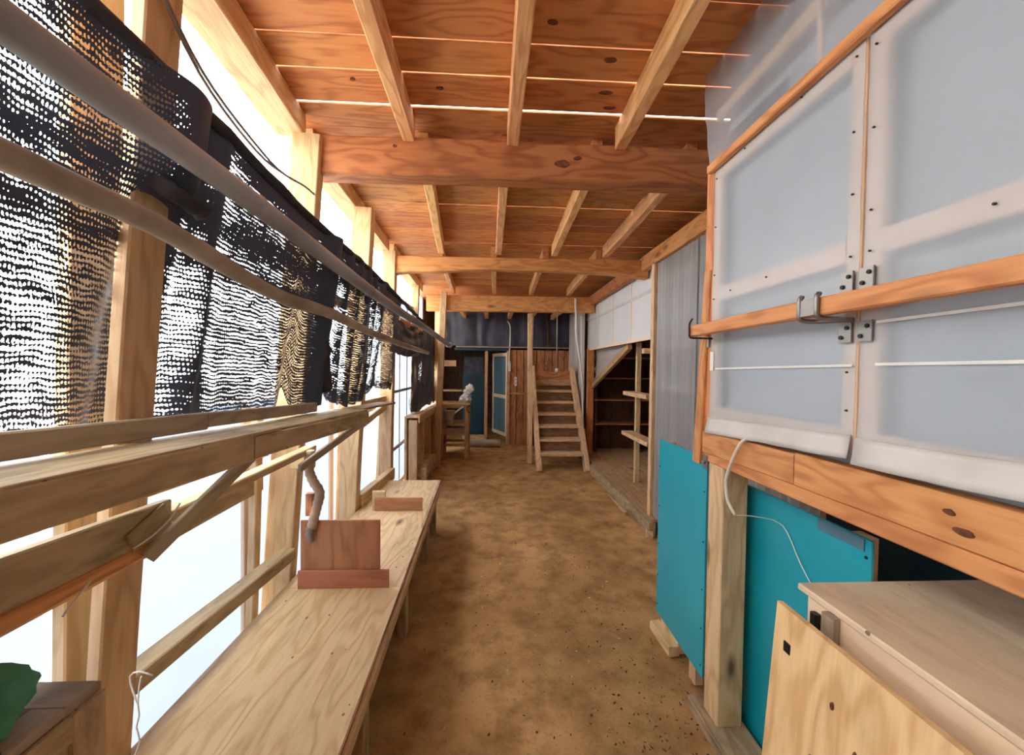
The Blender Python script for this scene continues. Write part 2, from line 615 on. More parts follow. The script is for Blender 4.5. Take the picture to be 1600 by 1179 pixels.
ceil = thing('ceiling', 'low roof of orange brown boards with thin gaps', kind='structure', loc=(0, 0, 2.74))
y = -2.6
seams = [1.31, 1.52, 1.69, 1.905]
edges = [-2.6]
while edges[-1] < 1.1:
    edges.append(edges[-1] + .195)
edges = [e for e in edges if e < 1.2] + seams
while edges[-1] < 9.8:
    edges.append(edges[-1] + random.uniform(.175, .205))
for i in range(len(edges) - 1):
    gap = .004
    if abs(edges[i] - 1.905) < .001:
        gap = .0140
    elif abs(edges[i] - 1.69) < .001:
        gap = .0105
    elif abs(edges[i] - 1.52) < .001:
        gap = .004
    elif i > 20 and random.random() < .3:
        gap = .007
    y0, y1 = edges[i] + gap, edges[i + 1]
    zz = 2.746 + random.uniform(-.002, .002)
    px0 = lerp(-.60, -1.005, ((y0 + y1) / 2 + 2.6) / 4.6) if y0 < 2 else (-1.06 if y0 < 3.9 else -1.11 if y0 < 6.1 else -1.3)
    beam('plank', (px0, (y0 + y1) / 2, zz), (3.4, (y0 + y1) / 2 + random.uniform(-.002, .002), zz), y1 - y0, .012, 'roof', ceil, bev=.003)

wl = thing('wall_back', 'board wall behind the viewpoint', kind='structure', loc=(0, -2.6, 0))
for i in range(24):
    box('plank', -1.3 + i * .195, -1.3 + i * .195 + .195, -2.65, -2.62, -.05, 2.73, 'roof', wl)
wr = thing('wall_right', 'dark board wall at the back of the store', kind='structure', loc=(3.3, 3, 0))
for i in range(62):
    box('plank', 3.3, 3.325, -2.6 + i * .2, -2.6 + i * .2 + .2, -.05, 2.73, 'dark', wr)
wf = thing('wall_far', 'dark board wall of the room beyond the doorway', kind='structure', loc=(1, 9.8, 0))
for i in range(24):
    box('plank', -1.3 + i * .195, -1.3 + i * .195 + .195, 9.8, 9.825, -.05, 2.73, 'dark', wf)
ws = thing('wall_left', 'board wall beside the far dark room, with light-blocking boards added behind the viewpoint', kind='structure', loc=(-1.25, 8.7, 0))
for i in range(11):  # unseen boards added behind the viewpoint to cut light from the left
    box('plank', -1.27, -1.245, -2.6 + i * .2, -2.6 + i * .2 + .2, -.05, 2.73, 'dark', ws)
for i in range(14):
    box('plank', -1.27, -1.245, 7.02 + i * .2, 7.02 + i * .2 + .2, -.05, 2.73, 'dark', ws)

# ------------------------------------------------------------------ roof timbers
bays = ['nearest', 'second', 'third']


def cross_beam(y, x0, x1, z0, z1, label, low=None, wob=.004, wd=.11, mat='beam_lit'):
    m, L = frame((x0, y + wd / 2, (z0[0] + z1) / 2), (x1, y + wd / 2, (z0[1] + z1) / 2))
    h = z1 - (z0[0] + z0[1]) / 2
    o = link('tie_beam', board_mesh(L, wd, h, mat, bev=.008, segs=36, wob=wob, seed=y, low=low), None, None, m)
    return tag(o, label, 'beam')


cross_beam(2.0, -.92, 1.18, (2.455, 2.46), 2.648, 'big orange cross beam nearest the viewer, under the roof', wob=.008, mat='beam')
cross_beam(3.9, -.98, 1.56, (2.40, 2.44), 2.6, 'second cross beam whose underside rises in a waney curve',
           low=lambda t: .062 * math.sin(math.pi * min(1, t * 1.02)) ** .7 + .01 * noise.noise((t * 9, 0, 0)), wob=.006)
cross_beam(6.0, -1.02, 1.56, (2.35, 2.385), 2.605, 'third cross beam in front of the dark blue plastic sheet', wob=.004)
for b_, (ya, yb, xs) in enumerate([(-2.6, 1.995, [(-.38, -.43), (.098, .088), (.585, .64)]),
                                   (2.115, 3.895, [(-.385, -.52), (.055, .045), (.55, .60), (1.075, 1.115)]),
                                   (4.015, 5.995, [(-.55, -.61), (-.005, .012), (.525, .57), (1.08, 1.145)])]):
    for k, (xa, xb) in enumerate(xs):
        if b_ == 0:
            xa = xb + (xa - xb) / .75 * 4.6 * .3
        o = beam('rafter', (xa, ya, 2.682), (xb, yb, 2.678), .058, .115, 'rafter', segs=8, wob=.006, seed=k + b_ * 5)
        tag(o, '%s rafter from the left in the %s roof bay' % (['first', 'second', 'third', 'fourth'][k], bays[b_]), 'rafter', 'rafters under the roof boards')
for k, x in enumerate((-.55, -.13, .31, .72, 1.15)):
    o = beam('rafter', (x, 6.115, 2.5), (x, 7.62, 2.5), .07, .09, 'rafter')
    tag(o, '%s short rafter end from the left below the third cross beam' % ['first', 'second', 'third', 'fourth', 'fifth'][k], 'rafter', 'rafters behind the third cross beam')
M['knot'] = plain('dark_knot_wood', (132, 74, 36), .7, col2=(78, 40, 18), nscale=45)


def knot(parent, p, axis, ra, rb, seed):
    """a dark knot standing 1 mm proud of a board face"""
    p, ax = Vector(p), Vector(axis)
    u = Vector((1, 0, 0)) if abs(ax.x) < .5 else Vector((0, 1, 0))
    v = ax.cross(u)
    ring = [p + (u * math.cos(a * math.pi / 8) * ra + v * math.sin(a * math.pi / 8) * rb) * (1 + .3 * noise.noise((math.cos(a * math.pi / 8), math.sin(a * math.pi / 8), seed))) for a in range(16)]
    me = bpy.data.meshes.new('knot')
    me.from_pydata([q - ax * .004 for q in ring] + [p + (q - p) * .85 + ax * .001 for q in ring], [],
                   [tuple(range(16, 32))] + [(i, (i + 1) % 16, 16 + (i + 1) % 16, 16 + i) for i in range(16)])
    return link('knot', me, 'knot', parent)


for k, (x, y, a, b) in enumerate(((.457, 1.575, .030, .016), (.493, 1.76, .034, .012), (.538, 1.86, .032, .010), (-.25, 1.78, .018, .010), (-.62, 1.75, .012, .01), (.2, 1.42, .02, .012))):
    knot(ceil, (x, y, 2.7385), (0, 0, -1), a, b, k)
tb0 = bpy.data.objects['tie_beam']
knot(tb0, (.34, 1.997, 2.545), (0, -1, 0), .040, .020, 3)
knot(tb0, (.42, 1.997, 2.575), (0, -1, 0), .022, .010, 4)
knot(tb0, (-.5, 1.997, 2.60), (0, -1, 0), .012, .008, 5)
# eave and wall plates
o = beam('eave_plate', (-.60, -2.6, 2.685), (-1.005, 2.0, 2.685), .14, .11, 'post', segs=10, wob=.006, seed=4)
tag(o, 'wide eave plate on the left above the nearest white gap', 'beam')
o = beam('eave_plate', (-1.02, 2.12, 2.685), (-1.09, 3.9, 2.685), .13, .11, 'post', segs=6, wob=.004, seed=5)
tag(o, 'eave plate on the left between first and second cross beam', 'beam')
o = beam('eave_plate', (-1.07, 4.02, 2.685), (-1.13, 6.0, 2.685), .12, .11, 'post', segs=6, wob=.004, seed=6)
tag(o, 'eave plate on the left between second and third cross beam', 'beam')
o = beam('wall_plate', (1.52, 2.05, 2.56), (1.52, 3.89, 2.56), .07, .14, 'beam_lit', segs=10, wob=.01, seed=9)
tag(o, 'wall plate on top of the grey corrugated sheet', 'beam')
o = beam('wall_plate', (1.52, 4.02, 2.56), (1.52, 5.99, 2.56), .07, .13, 'beam', segs=10, wob=.01, seed=10)
tag(o, 'wall plate on top of the far white panel wall', 'beam')

# ------------------------------------------------------------------ left side: posts (they lean inwards at the top)
posts = [
    (1.027, (-1.015, 0), (-.815, 2.63), .034, .105, 'post', 'leaning post nearest the viewer, on the left behind the two grey poles'),
    (2.0, (-1.09, 0), (-.92, 2.63), .135, .065, 'post', 'second post on the left, holding up the nearest cross beam'),
    (2.89, (-1.07, 0), (-.935, 2.63), .13, .09, 'post', 'third post on the left, behind the draped net'),
    (3.92, (-1.06, 0), (-1.02, 2.63), .12, .10, 'post', 'fourth post on the left, under the second cross beam'),
    (5.50, (-1.10, 0), (-1.08, 2.63), .09, .09, 'post', 'fifth post on the left, beyond the far bright window'),
    (5.93, (-.835, 0), (-.745, 2.63), .09, .09, 'post', 'pale post at the end of the grey pole, before the third cross beam'),
]
for (y, b, t, wd, dp, mt, lab) in posts:
    o = beam('post', (b[0], y, b[1]), (t[0], y, t[1]), wd, dp, mt, up=(0, 1, 0), segs=6, wob=.005, seed=y)
    tag(o, lab, 'post')
studs = [(1.11, -1.125, -1.06, .14, 2.63, 'pale outer stud behind the nearest net'),
         (1.90, -1.15, -1.11, .05, 1.3, 'slim pale outer stud just behind the second left post'),
         (2.97, -1.15, -1.11, .10, 1.3, 'pale outer stud behind the third left post'),
         (3.99, -1.16, -1.10, .10, 1.3, 'pale outer stud behind the fourth left post'),
         (.33, -1.125, -1.06, .10, 2.63, 'pale outer stud at the left edge beside the crate')]
for (y, xb, xt, wd, top, lab) in studs:
    o = beam('outer_stud', (xb, y, 0), (xt, y, top), .035, wd, 'pale', up=(0, 1, 0), segs=4, wob=.004, seed=y)
    tag(o, lab, 'stud')

# film panes below the shelf
for k, (ya, yb, lab) in enumerate([(-.5, 1.08, 'clear plastic film pane at the lower left corner'), (1.10, 1.92, 'bright film pane between first and second left post'),
                                   (1.96, 2.9, 'bright film pane between second and third left post'), (2.95, 3.95, 'bright film pane between third and fourth left post')]):
    wdw = thing('window_%d' % (k + 1), lab, kind='structure', loc=(-1.18, ya, .2))
    grid('film_pane', lambda u, v: (-1.185 + .006 * noise.noise((u * 4, v * 4, k)), lerp(ya, yb, u), lerp(.0, 1.32, v)), 14, 10, 'pane', wdw)
    beam('casing', (-1.17, ya, 1.09), (-1.17, yb, 1.09), .02, .04, 'pale', wdw)
    if k in (1, 2):
        beam('casing', (-1.17, yb - .02, .0), (-1.165, yb - .02, 1.3), .02, .05, 'stile', wdw, up=(0, 1, 0))
wdw = thing('window_5', 'tall far window of white panes with thin bars', kind='structure', loc=(-1.13, 4.9, 0))
for (z0, z1) in ((.12, .55), (.57, 1.2), (1.23, 2.3)):
    grid('film_pane', lambda u, v: (-1.14, lerp(4.05, 5.45, u), lerp(z0, z1, v)), 4, 2, 'pane', wdw)
for z in (.56, 1.215, 2.31, .1):
    beam('muntin', (-1.12, 4.02, z), (-1.12, 5.47, z), .03, .032, 'grey', wdw)
for yy in (4.4, 4.8, 5.2):
    beam('muntin', (-1.13, yy, .1), (-1.13, yy, 2.3), .012, .012, 'grey', wdw, up=(0, 1, 0))

sk = thing('baseboard_left', 'boards closing the left wall under the bench', kind='structure', loc=(-.985, 1, 0))
for i in range(2):
    beam('board', (-.985, -2.6, .105 + i * .21), (-.985, 3.64, .105 + i * .21), .016, .208, 'shelf', sk, segs=3, wob=.002)

# rails low on the left wall
o = beam('sill_rail', (-1.0, 1.09, .618), (-1.0, 1.965, .568), .07, .055, 'shelf', segs=4, wob=.004, seed=2)
tag(o, 'rough sawn rail low between the first and second left post', 'rail')
o = beam('sill_rail', (-.985, 2.93, .49), (-.985, 3.88, .45), .06, .11, 'post')
tag(o, 'rail along the back of the bench between third and fourth post', 'rail')
o = beam('sill_rail', (-1.06, 2.97, 1.2), (-1.06, 3.88, 1.19), .04, .05, 'post')
tag(o, 'thin rail below the far end of the shelf', 'rail')
o = beam('sill_rail', (-1.06, 2.97, 1.0), (-1.06, 3.88, 1.1), .03, .06, 'post')
tag(o, 'slanting rail between third and fourth left post', 'rail')
o = beam('sill_rail', (-1.02, 2.07, 1.9), (-1.02, 2.83, 1.93), .05, .06, 'post')
tag(o, 'short orange rail above the draped net', 'rail')
o = beam('sill_rail', (-1.08, 4.5, 2.02), (-1.08, 5.9, 2.02), .05, .09, 'door')
tag(o, 'orange rail above the black plastic sheet', 'rail')
o = beam('board', (-.845, .2, 1.135), (-.845, 1.05, 1.105), .03, .108, 'shelf', segs=2, taper=.8)
tag(o, 'board with a sawn-off end nailed under the shelf at left edge', 'board')
beam('corner_gusset', (-.828, .93, 1.085), (-.828, 1.03, 1.125), .006, .05, 'shelf', o)
o = beam('timber', (-.862, .1, 1.052), (-.862, 1.07, 1.05), .05, .056, 'door', segs=5, wob=.006, bev=.014)
tag(o, 'rounded orange timber under the sawn-off board', 'timber')
o = beam('cap_rail', (-.885, 1.0, 1.087), (-.885, 1.95, 1.098), .05, .03, 'post', segs=3, wob=.003)
tag(o, 'pale rail running from the sawn-off board to the second post', 'rail')
o = beam('window_header', (-1.135, 1.0, .905), (-1.135, 1.95, .925), .04, .07, 'shelf', segs=14, wob=.012, seed=6)
tag(o, 'rough header board across the lower window behind the rail', 'board')
o = beam('board', (-1.10, 1.15, 1.13), (-1.10, 1.95, 1.11), .03, .10, 'door')
tag(o, 'orange board behind the pale rail under the shelf', 'board')
o = box('block', -.97, -.87, 1.92, 1.964, 1.0, 1.08, 'post')
tag(o, 'wood block under the end of the pale rail', 'block')
o = box('block', -.915, -.88, 1.95, 1.985, .76, .87, 'door')
tag(o, 'small orange block on the side of the second post', 'block')

# long poles in front of the net
p1 = [(-.72, -.2, 2.03), (-.72, .61, 1.997), (-.72, 1.23, 1.984), (-.72, 2.6, 1.932), (-.70, 4.2, 1.90), (-.66, 5.9, 1.838)]
pts = resample(p1, .12)
o = tube('pole', pts, .031, 'pipe', n=14, knob=.05, seed=1)
tag(o, 'thick dusty grey pole, the upper of the two in front of the net', 'pole')
tube('end_wrap', [pts[-2] + Vector((0, .06, -.01)), pts[-1] + Vector((0, .10, -.004))], .042, 'white_pl', o, n=10, knob=.3)
for yy in (1.2, 2.3, 3.4):
    q = min(pts, key=lambda p: abs(p.y - yy))
    tube('ring_node', [q + Vector((0, -.012, 0)), q + Vector((0, 0, 0)), q + Vector((0, .012, 0))], [.031, .0345, .031], 'pipe', o, n=14)
p2 = [(-.76, -.2, 1.87), (-.76, .646, 1.82), (-.76, .918, 1.812), (-.755, 1.405, 1.745), (-.765, 1.894, 1.747), (-.76, 2.4, 1.715), (-.76, 3.13, 1.69), (-.76, 4.6, 1.665)]
pts = resample(p2, .07)
o = tube('pole', pts, [.026 - .006 * i / len(pts) + .003 * bump1(p.y, 1.02, .05) + .003 * bump1(p.y, 1.93, .06) for i, p in enumerate(pts)], 'pole', n=12, knob=.14, seed=8)
tag(o, 'thin crooked bare pole, the lower of the two in front of the net', 'pole')


# ------------------------------------------------------------------ shade nets
def hem_pt(y):
    x = lerp(-.785, -.80, min(1, y / 3)) if y < 3 else lerp(-.80, -.86, min(1, (y - 3) / 3))
    tab = [(-.3, 2.27), (.5, 2.215), (.81, 2.2), (1.157, 2.183), (1.67, 2.137), (2.5, 2.12), (4, 2.06), (6.1, 1.98)]
    for (a, za), (b, zb) in zip(tab, tab[1:]):
        if y <= b:
            return Vector((x, y, lerp(za, zb, max(0, (y - a) / (b - a)))))
    return Vector((x, y, tab[-1][1]))


def net_fn(y0, y1, zlow, fold, xlow, seed):
    def f(u, v):
        y = lerp(y0, y1, u)
        h = hem_pt(y)
        zl = zlow(y)
        z = lerp(zl, h.z, v)
        x = lerp(xlow(y), h.x, v)
        x += fold(y, z)
        x += .012 * noise.noise((y * 5, z * 4, seed)) * math.sin(math.pi * min(1, v + .1))
        yy = y + .012 * noise.noise((y * 6, z * 6, seed + 3))
        return (x, yy, z)
    return f


net = thing('shade_net', 'long black shade net hung at left from the corner to the second post', 'net', (-.9, 1, 1.4))


def lowA(y):
    return lerp(1.375, 1.30, (y - .2) / 1.9) + .010 * noise.noise((y * 14, 0, 0)) + (.09 * bump1(y, 1.72, .035))


def foldA(y, z):
    d = .03 * bump1(y, 1.22, .03) * (1 if z < 1.8 else .3) - .02 * bump1(y, 1.15, .03)
    d += .045 * bump1(y, 1.99, .07)
    d += .05 * bump1(y, 1.04, .10) * sstep(1.88, 2.0, z) - .05 * bump1(y, 1.03, .06) * (1 - sstep(1.86, 1.97, z))
    return d


def layA(u, v):
    y = lerp(.15, 2.07, u)
    h = hem_pt(y).z
    z = lerp(lowA(y), h, v)
    d = 0
    nz = noise.noise((y * 9, z * 9, 4)) * .5
    d += 1.6 * bump1(y + .02 * noise.noise((0, z * 6, 1)), 1.10, .085) * sstep(1.87, 1.95, z)      # gathered over the post
    d += .7 * bump1(y, 1.09, .022)
    d += 1.7 * bump1(y, 1.255 - .06 * (z - 1.4) + .012 * noise.noise((0, z * 5, 7)), lerp(.026, .016, sstep(1.5, 2.0, z)))
    d += .6 * bump1(y, 1.20, .025) * (1 - sstep(1.42, 1.55, z)) + .28 * sstep(1.25, 1.35, y)
    d += 2.0 * bump1(y, 1.985 + .01 * noise.noise((0, z * 5, 3)), .065)
    d += .55 * bump1(z, lerp(1.97, 1.88, y / 2), .045) * (1 - .3 * u)                                # a folded double band
    d += .5 * bump1(z, lerp(1.80, 1.80, y), .03)
    d += .5 * bump1(z, h - .03, .03) + .35 * sstep(.25, .0, abs(y - .5)) * bump1(z, 1.9, .05)
    d += .55 * sstep(1.84, 1.95, z) * sstep(1.2, 1.4, y) * .55
    d -= 2.2 * bump1(z, 2.055 - .10 * (y - 1.1), .008) * sstep(1.15, 1.2, y) * (1 - sstep(1.55, 1.62, y))
    return d + .25 * nz


grid('net_cloth', net_fn(.15, 2.07, lowA, foldA, lambda y: lerp(-.955, -.905, sstep(1.1, 1.6, y)), 1), 190, 70, 'net', net,
     uvfn=lambda u, v: (u * 1.92, v * .82), layers=layA)
pts = [hem_pt(-.1 + .1 * i) + Vector((.006 * noise.noise((i * .9, 0, 0)), 0, .010 * noise.noise((i * .7, 4, 0)))) for i in range(24)]
tube('hem', pts, [.018 + .007 * noise.noise((i * .8, 1, 1)) for i in range(24)], 'hem', net, n=10)
# tail of the net tied round the post and the ragged end at the second post
kn = resample([(-.835, .99, 1.95), (-.79, 1.03, 1.92), (-.785, 1.09, 1.91), (-.82, 1.14, 1.93)], .012)
tube('tied_bunch', kn, [.02 + .012 * noise.noise((i * .6, 2, 2)) for i in range(len(kn))], 'hem', net, n=8, knob=.4)
kn = resample([(-.80, 2.02, 2.12), (-.84, 2.03, 1.95), (-.855, 2.0, 1.75), (-.86, 2.0, 1.55), (-.87, 2.03, 1.42), (-.865, 2.04, 1.37)], .02)
tube('tied_bunch', kn, [.03 + .02 * i / len(kn) + .008 * noise.noise((i * .5, 2, 6)) for i in range(len(kn))], 'hem', net, n=10, knob=.35, seed=4)

net2 = thing('shade_net', 'short black net draped in a swag beyond the second left post', 'net', (-.9, 2.5, 1.3))


def lowB(y):
    tab = [(2.07, 1.40), (2.16, 1.31), (2.4, 1.255), (2.65, 1.265), (2.83, 1.31), (2.95, 1.37), (3.05, 1.33), (3.5, 1.30)]
    for (a, za), (b, zb) in zip(tab, tab[1:]):
        if y <= b:
            return lerp(za, zb, max(0, (y - a) / (b - a))) + .012 * noise.noise((y * 16, 3, 0))
    return 1.30


def foldB(y, z):
    d = 0
    for k, (c, a) in enumerate(((2.2, .9), (2.38, .5), (2.58, -.6), (2.74, -1.2))):
        d += .022 * bump1(y, c + a * (1.7 - z) ** 2 * .25, .03)
    return d + .02 * bump1(y, 2.9, .05)


def layB(u, v):
    y = lerp(2.07, 3.5, u)
    z = lerp(lowB(y), hem_pt(y).z, v)
    d = .9 * bump1(y, 2.93 + .05 * noise.noise((0, z * 5, 1)), .06) + .7 * sstep(3.15, 3.5, y) * (.4 + .6 * sstep(1.6, 1.9, z))
    for k, (c, a) in enumerate(((2.2, .9), (2.38, .5), (2.58, -.6), (2.74, -1.2))):
        d += .5 * bump1(y, c + a * (1.7 - z) ** 2 * .25, .035)
    d += .35 * bump1(z, lowB(y) + .04, .035) + .6 * sstep(1.88, 1.98, z)
    return d + .22 + .15 * noise.noise((y * 8, z * 8, 2))


grid('net_cloth', net_fn(2.07, 3.5, lowB, foldB, lambda y: -.90, 9), 130, 60, 'net', net2, uvfn=lambda u, v: (u * 1.43, v * .8), layers=layB)
pts = [hem_pt(2.15 + .1 * i) + Vector((.006 * noise.noise((i * .9, 7, 0)), 0, .012 * noise.noise((i * .7, 9, 0)))) for i in range(33)]
tube('hem', pts, [.018 + .008 * noise.noise((i * .8, 5, 1)) for i in range(33)], 'hem', net2, n=8)

bf = thing('black_sheet', 'crumpled black plastic sheet hung over the far low wall', 'plastic sheet', (-.97, 5.5, .95))


def bfn(u, v):
    y = lerp(4.75, 7.1, u)
    z = lerp(.93 + .04 * noise.noise((y * 3, 0, 0)), 2.0, v)
    return (-.985 + .035 * noise.noise((y * 3.5, z * 2.5, 3)) + .02 * noise.noise((y * 9, z * 7, 6)), y, z)


grid('sheet', bfn, 90, 50, 'net', bf, uvfn=lambda u, v: (u * 2.35, v * 1.05),
     layers=lambda u, v: .75 + 1.3 * noise.noise((u * 7, v * 3.2, 2)) + .6 * sstep(.55, .75, v))
grid('gathered_sheet', lambda u, v: (-.93 + .05 * noise.noise((u * 5, v * 4, 1)) + .05 * math.sin(v * 3), lerp(3.55, 5.0, u),
                                     lerp(1.66, 1.98, v) - .05 * math.sin(u * 3.1) + .03 * noise.noise((u * 7, v * 3, 8))), 50, 24, 'blackfilm', bf)

# ropes in the white gap above the net
for k, dx in enumerate((0, .03)):
    r0 = resample([(-.80, .93, 2.45), (-.805, 1.12 + dx * .4, 2.29 + dx * .4), (-.82, 1.40 + dx, 2.235 + dx * .5), (-.84, 1.62, 2.262), (-.87, 1.85, 2.32), (-.88, 1.97, 2.335)], .05)
    o = tube('rope', r0, .0045, 'rope', n=6)
    tag(o, '%s of two grey ropes sagging across the white gap to the beam' % ['lower', 'upper'][k], 'rope')

# ------------------------------------------------------------------ the narrow shelf on the left
sh = thing('wall_shelf', 'long weathered plank shelf along the left wall under the net', 'shelf', (-.78, 1.2, 1.25))
beam('top_board', (-.79, -.1, 1.337), (-.79, 2.2, 1.255), .19, .016, 'shelf', sh, segs=6, wob=.004)
beam('fascia', (-.693, -.1, 1.306), (-.693, 1.145, 1.262), .028, .075, 'shelf', sh, segs=3, wob=.003, seed=3)
beam('fascia', (-.695, 1.152, 1.262), (-.70, 2.2, 1.219), .028, .065, 'shelf', sh, segs=3, wob=.003, seed=4)
beam('edge_lip', (-.690, -.1, 1.346), (-.690, 1.3, 1.296), .016, .01, 'shelf', sh, segs=6, wob=.003)
beam('back_ledge', (-.868, -.1, 1.386), (-.868, 1.22, 1.331), .022, .052, 'grey', sh, segs=3, wob=.003, seed=7)
beam('back_ledge', (-.868, 1.223, 1.331), (-.868, 1.95, 1.3), .022, .045, 'grey', sh, segs=3, wob=.003, seed=8)
beam('end_board', (-.775, 2.2, 1.262), (-.76, 2.86, 1.238), .12, .014, 'shelf', sh)
for (a, b, t) in (((-.822, .965, 1.035), (-.70, 1.165, 1.235), 'near'), ((-.85, 1.76, 1.045), (-.71, 2.26, 1.2), 'far')):
    o = beam('strut', a, b, .014, .042, 'grey', up=(0, -1, 1))
    tag(o, 'slanting grey wooden strut propping the %s part of the shelf' % t, 'strut')
hs = resample([(-.85, 1.86, 1.105), (-.855, 1.86, 1.02), (-.835, 1.86, .96), (-.805, 1.86, .905), (-.82, 1.86, .83), (-.842, 1.86, .74)], .012)
o = tube('hose', hs, .021, 'hose', n=12, rib=1)
tag(o, 'bent ribbed tan hose hanging from the shelf beside the second post', 'hose')
tube('torn_end', resample([(-.842, 1.86, .745), (-.85, 1.85, .71), (-.835, 1.85, .675)], .012), [.016, .02, .012, .016, .01, .014, .008][:len(resample([(-.842, 1.86, .745), (-.85, 1.85, .71), (-.835, 1.85, .675)], .012))], 'rope', o, n=8, knob=.6)
o = tube('string', resample([(-.822, .93, 1.075), (-.815, .97, 1.085), (-.82, 1.03, 1.105), (-.818, 1.06, 1.135)], .02), .0022, 'string', n=5)
tag(o, 'white string caught under the sawn-off board', 'string')
o = tube('string', resample([(-.808, .82, 1.06), (-.80, .78, 1.04), (-.80, .76, 1.025)], .02), .002, 'string', n=5)
tag(o, 'short end of white string on the rounded timber', 'string')

# ------------------------------------------------------------------ the low bench
bn = thing('bench', 'long low plywood bench running along the left wall', 'bench', (-.7, 2, .2))
for (ya, yb) in ((.2, 1.865), (1.868, 2.855), (2.858, 3.64)):
    xa, xb = lerp(-.405, -.478, (ya - 1) / 2.6), lerp(-.405, -.478, (yb - 1) / 2.6)
    V = [(-.975, ya, .432), (xa, ya, .432), (xb, yb, .432), (-.975, yb, .432), (-.975, ya, .45), (xa, ya, .45), (xb, yb, .45), (-.975, yb, .45)]
    me = bpy.data.meshes.new('bench_top')
    c = Vector(((-.975 + xa) / 2, (ya + yb) / 2, .44))
    rot = Matrix.Rotation(math.radians(90), 4, 'Z')
    rot.translation = c
    inv = rot.inverted()
    me.from_pydata([inv @ Vector(v) for v in V], [], [(3, 2, 1, 0), (4, 5, 6, 7), (0, 1, 5, 4), (1, 2, 6, 5), (2, 3, 7, 6), (3, 0, 4, 7)])
    link('top_board', me, 'ply', bn, rot)
beam('fascia', (-.402, .2, .412), (-.479, 3.62, .425), .024, .06, 'shelf', bn, segs=6, wob=.003)
beam('edge_strip', (-.378, .2, .4), (-.466, 3.6, .415), .016, .045, 'post', bn, segs=6, wob=.003)
beam('back_bearer', (-.93, .2, .40), (-.93, 3.6, .40), .04, .06, 'shelf', bn)
for yy in (.6, 1.42, 2.2, 3.05, 3.58):
    xx = lerp(-.405, -.478, (yy - 1) / 2.6)
    box('leg', xx - .085, xx - .03, yy - .03, yy + .03, -.02, .40, 'shelf', bn)
for yy in (.6, 1.42, 2.2, 3.05, 3.58):
    box('leg', -.96, -.90, yy - .03, yy + .03, -.02, .40, 'shelf', bn)
o = box('divider', -.90, -.53, 1.872, 1.884, .452, .768, 'plyred', axis='z')
tag(o, 'tall reddish plywood divider standing across the bench', 'board')
o = box('divider', -.905, -.485, 1.856, 1.871, .4505, .535, 'plyred', axis='x')
tag(o, 'low plywood strip at the foot of the tall divider', 'board')
o = box('divider', -.85, -.505, 2.862, 2.876, .4505, .545, 'plyred', axis='x')
tag(o, 'low reddish plywood divider on the far half of the bench', 'board')
o = box('block', -.87, -.78, 2.878, 2.90, .4505, .59, 'post', axis='x')
tag(o, 'small pale offcut behind the far low divider', 'block')

# crate in the lower left corner, with a green bag
cr = thing('crate', 'weathered wooden crate with a recessed top in the lower left corner', 'crate', (-.86, .55, .45))
box('side_panel', -.725, -.710, .30, .735, .452, .905, 'shelf', cr, axis='z')
box('side_panel', -1.05, -.73, .72, .735, .452, .905, 'shelf', cr, axis='z')
box('side_stile', -.7095, -.700, .68, .736, .452, .905, 'shelf', cr)
box('side_rail', -.7095, -.700, .30, .678, .86, .905, 'shelf', cr)
box('rim', -1.05, -.71, .675, .737, .905, .922, 'grey', cr)
box('rim', -.765, -.708, .25, .675, .905, .922, 'grey', cr)
box('lid_panel', -1.03, -.77, .28, .67, .885, .895, 'plyred', cr, axis='y')
bag = thing('bag', 'crumpled green cloth bag lying on the crate at left edge', 'bag', (-.85, .6, .92))
for nm, mt, c, s, sd in (('cloth', 'green', (-.81, .61, .965), (.085, .075, .05), 1), ('base_cloth', 'char', (-.77, .545, .945), (.075, .06, .026), 5)):
    bm = bmesh.new()
    bmesh.ops.create_icosphere(bm, subdivisions=4, radius=1)
    for v in bm.verts:
        n = noise.noise(v.co * 1.7 + Vector((sd, 0, 0))) * .28 + noise.noise(v.co * 5 + Vector((sd, 3, 0))) * .09
        p = v.co * (1 + n)
        v.co = (p.x * s[0] + c[0], p.y * s[1] + c[1], max(p.z * s[2], -.85 * s[2]) + c[2])
    me = bpy.data.meshes.new(nm)
    bm.to_mesh(me)
    bm.free()
    for p in me.polygons:
        p.use_smooth = True
    link(nm, me, mt, bag)
st = resample([(-.868, 1.0, .72), (-.872, 1.0, .70), (-.868, .99, .66), (-.865, .99, .63), (-.872, .99, .60), (-.86, .985, .57), (-.872, .985, .53), (-.87, .985, .49)], .012)
st2 = resample([(-.905, 1.0, .72), (-.89, 1.0, .70), (-.868, .99, .66)], .012)
o = tube('twine', st, .002, 'string', n=5)
tag(o, 'white twine hanging down the nearest left post', 'string')
tube('loop', resample([(-.84, 1.0, .722), (-.87, .997, .735), (-.895, 1.0, .722), (-.885, .995, .69), (-.868, .99, .66)], .012), .002, 'string', o, n=5)

# ------------------------------------------------------------------ far left low wall
lw = thing('low_wall', 'low stud wall with a pale sill at the far left', 'low wall', (-.95, 6, 0))
beam('sill', (-.95, 4.72, .905), (-.95, 6.7, .875), .16, .035, 'pale', lw)
beam('front_rail', (-.88, 4.72, .86), (-.88, 6.7, .83), .02, .06, 'post', lw)
for yy in (4.76, 5.2, 5.7, 6.2, 6.62):
    box('stud', -1.0, -.9, yy - .04, yy + .04, .1, .86, 'post', lw)
box('kerb', -1.0, -.86, 4.0, 6.7, -.02, .12, 'shelf', lw)
box('kerb', -.95, -.80, 4.8, 5.6, .12, .27, 'shelf', lw)
box('cladding', -1.06, -1.03, 4.75, 7.0, 0, .9, 'post', lw, axis='z')
for i in range(3):
    box('board', -1.035, -1.005, 5.0 + i * .55, 5.45 + i * .55, .1, .84, 'rear', lw, axis='z')

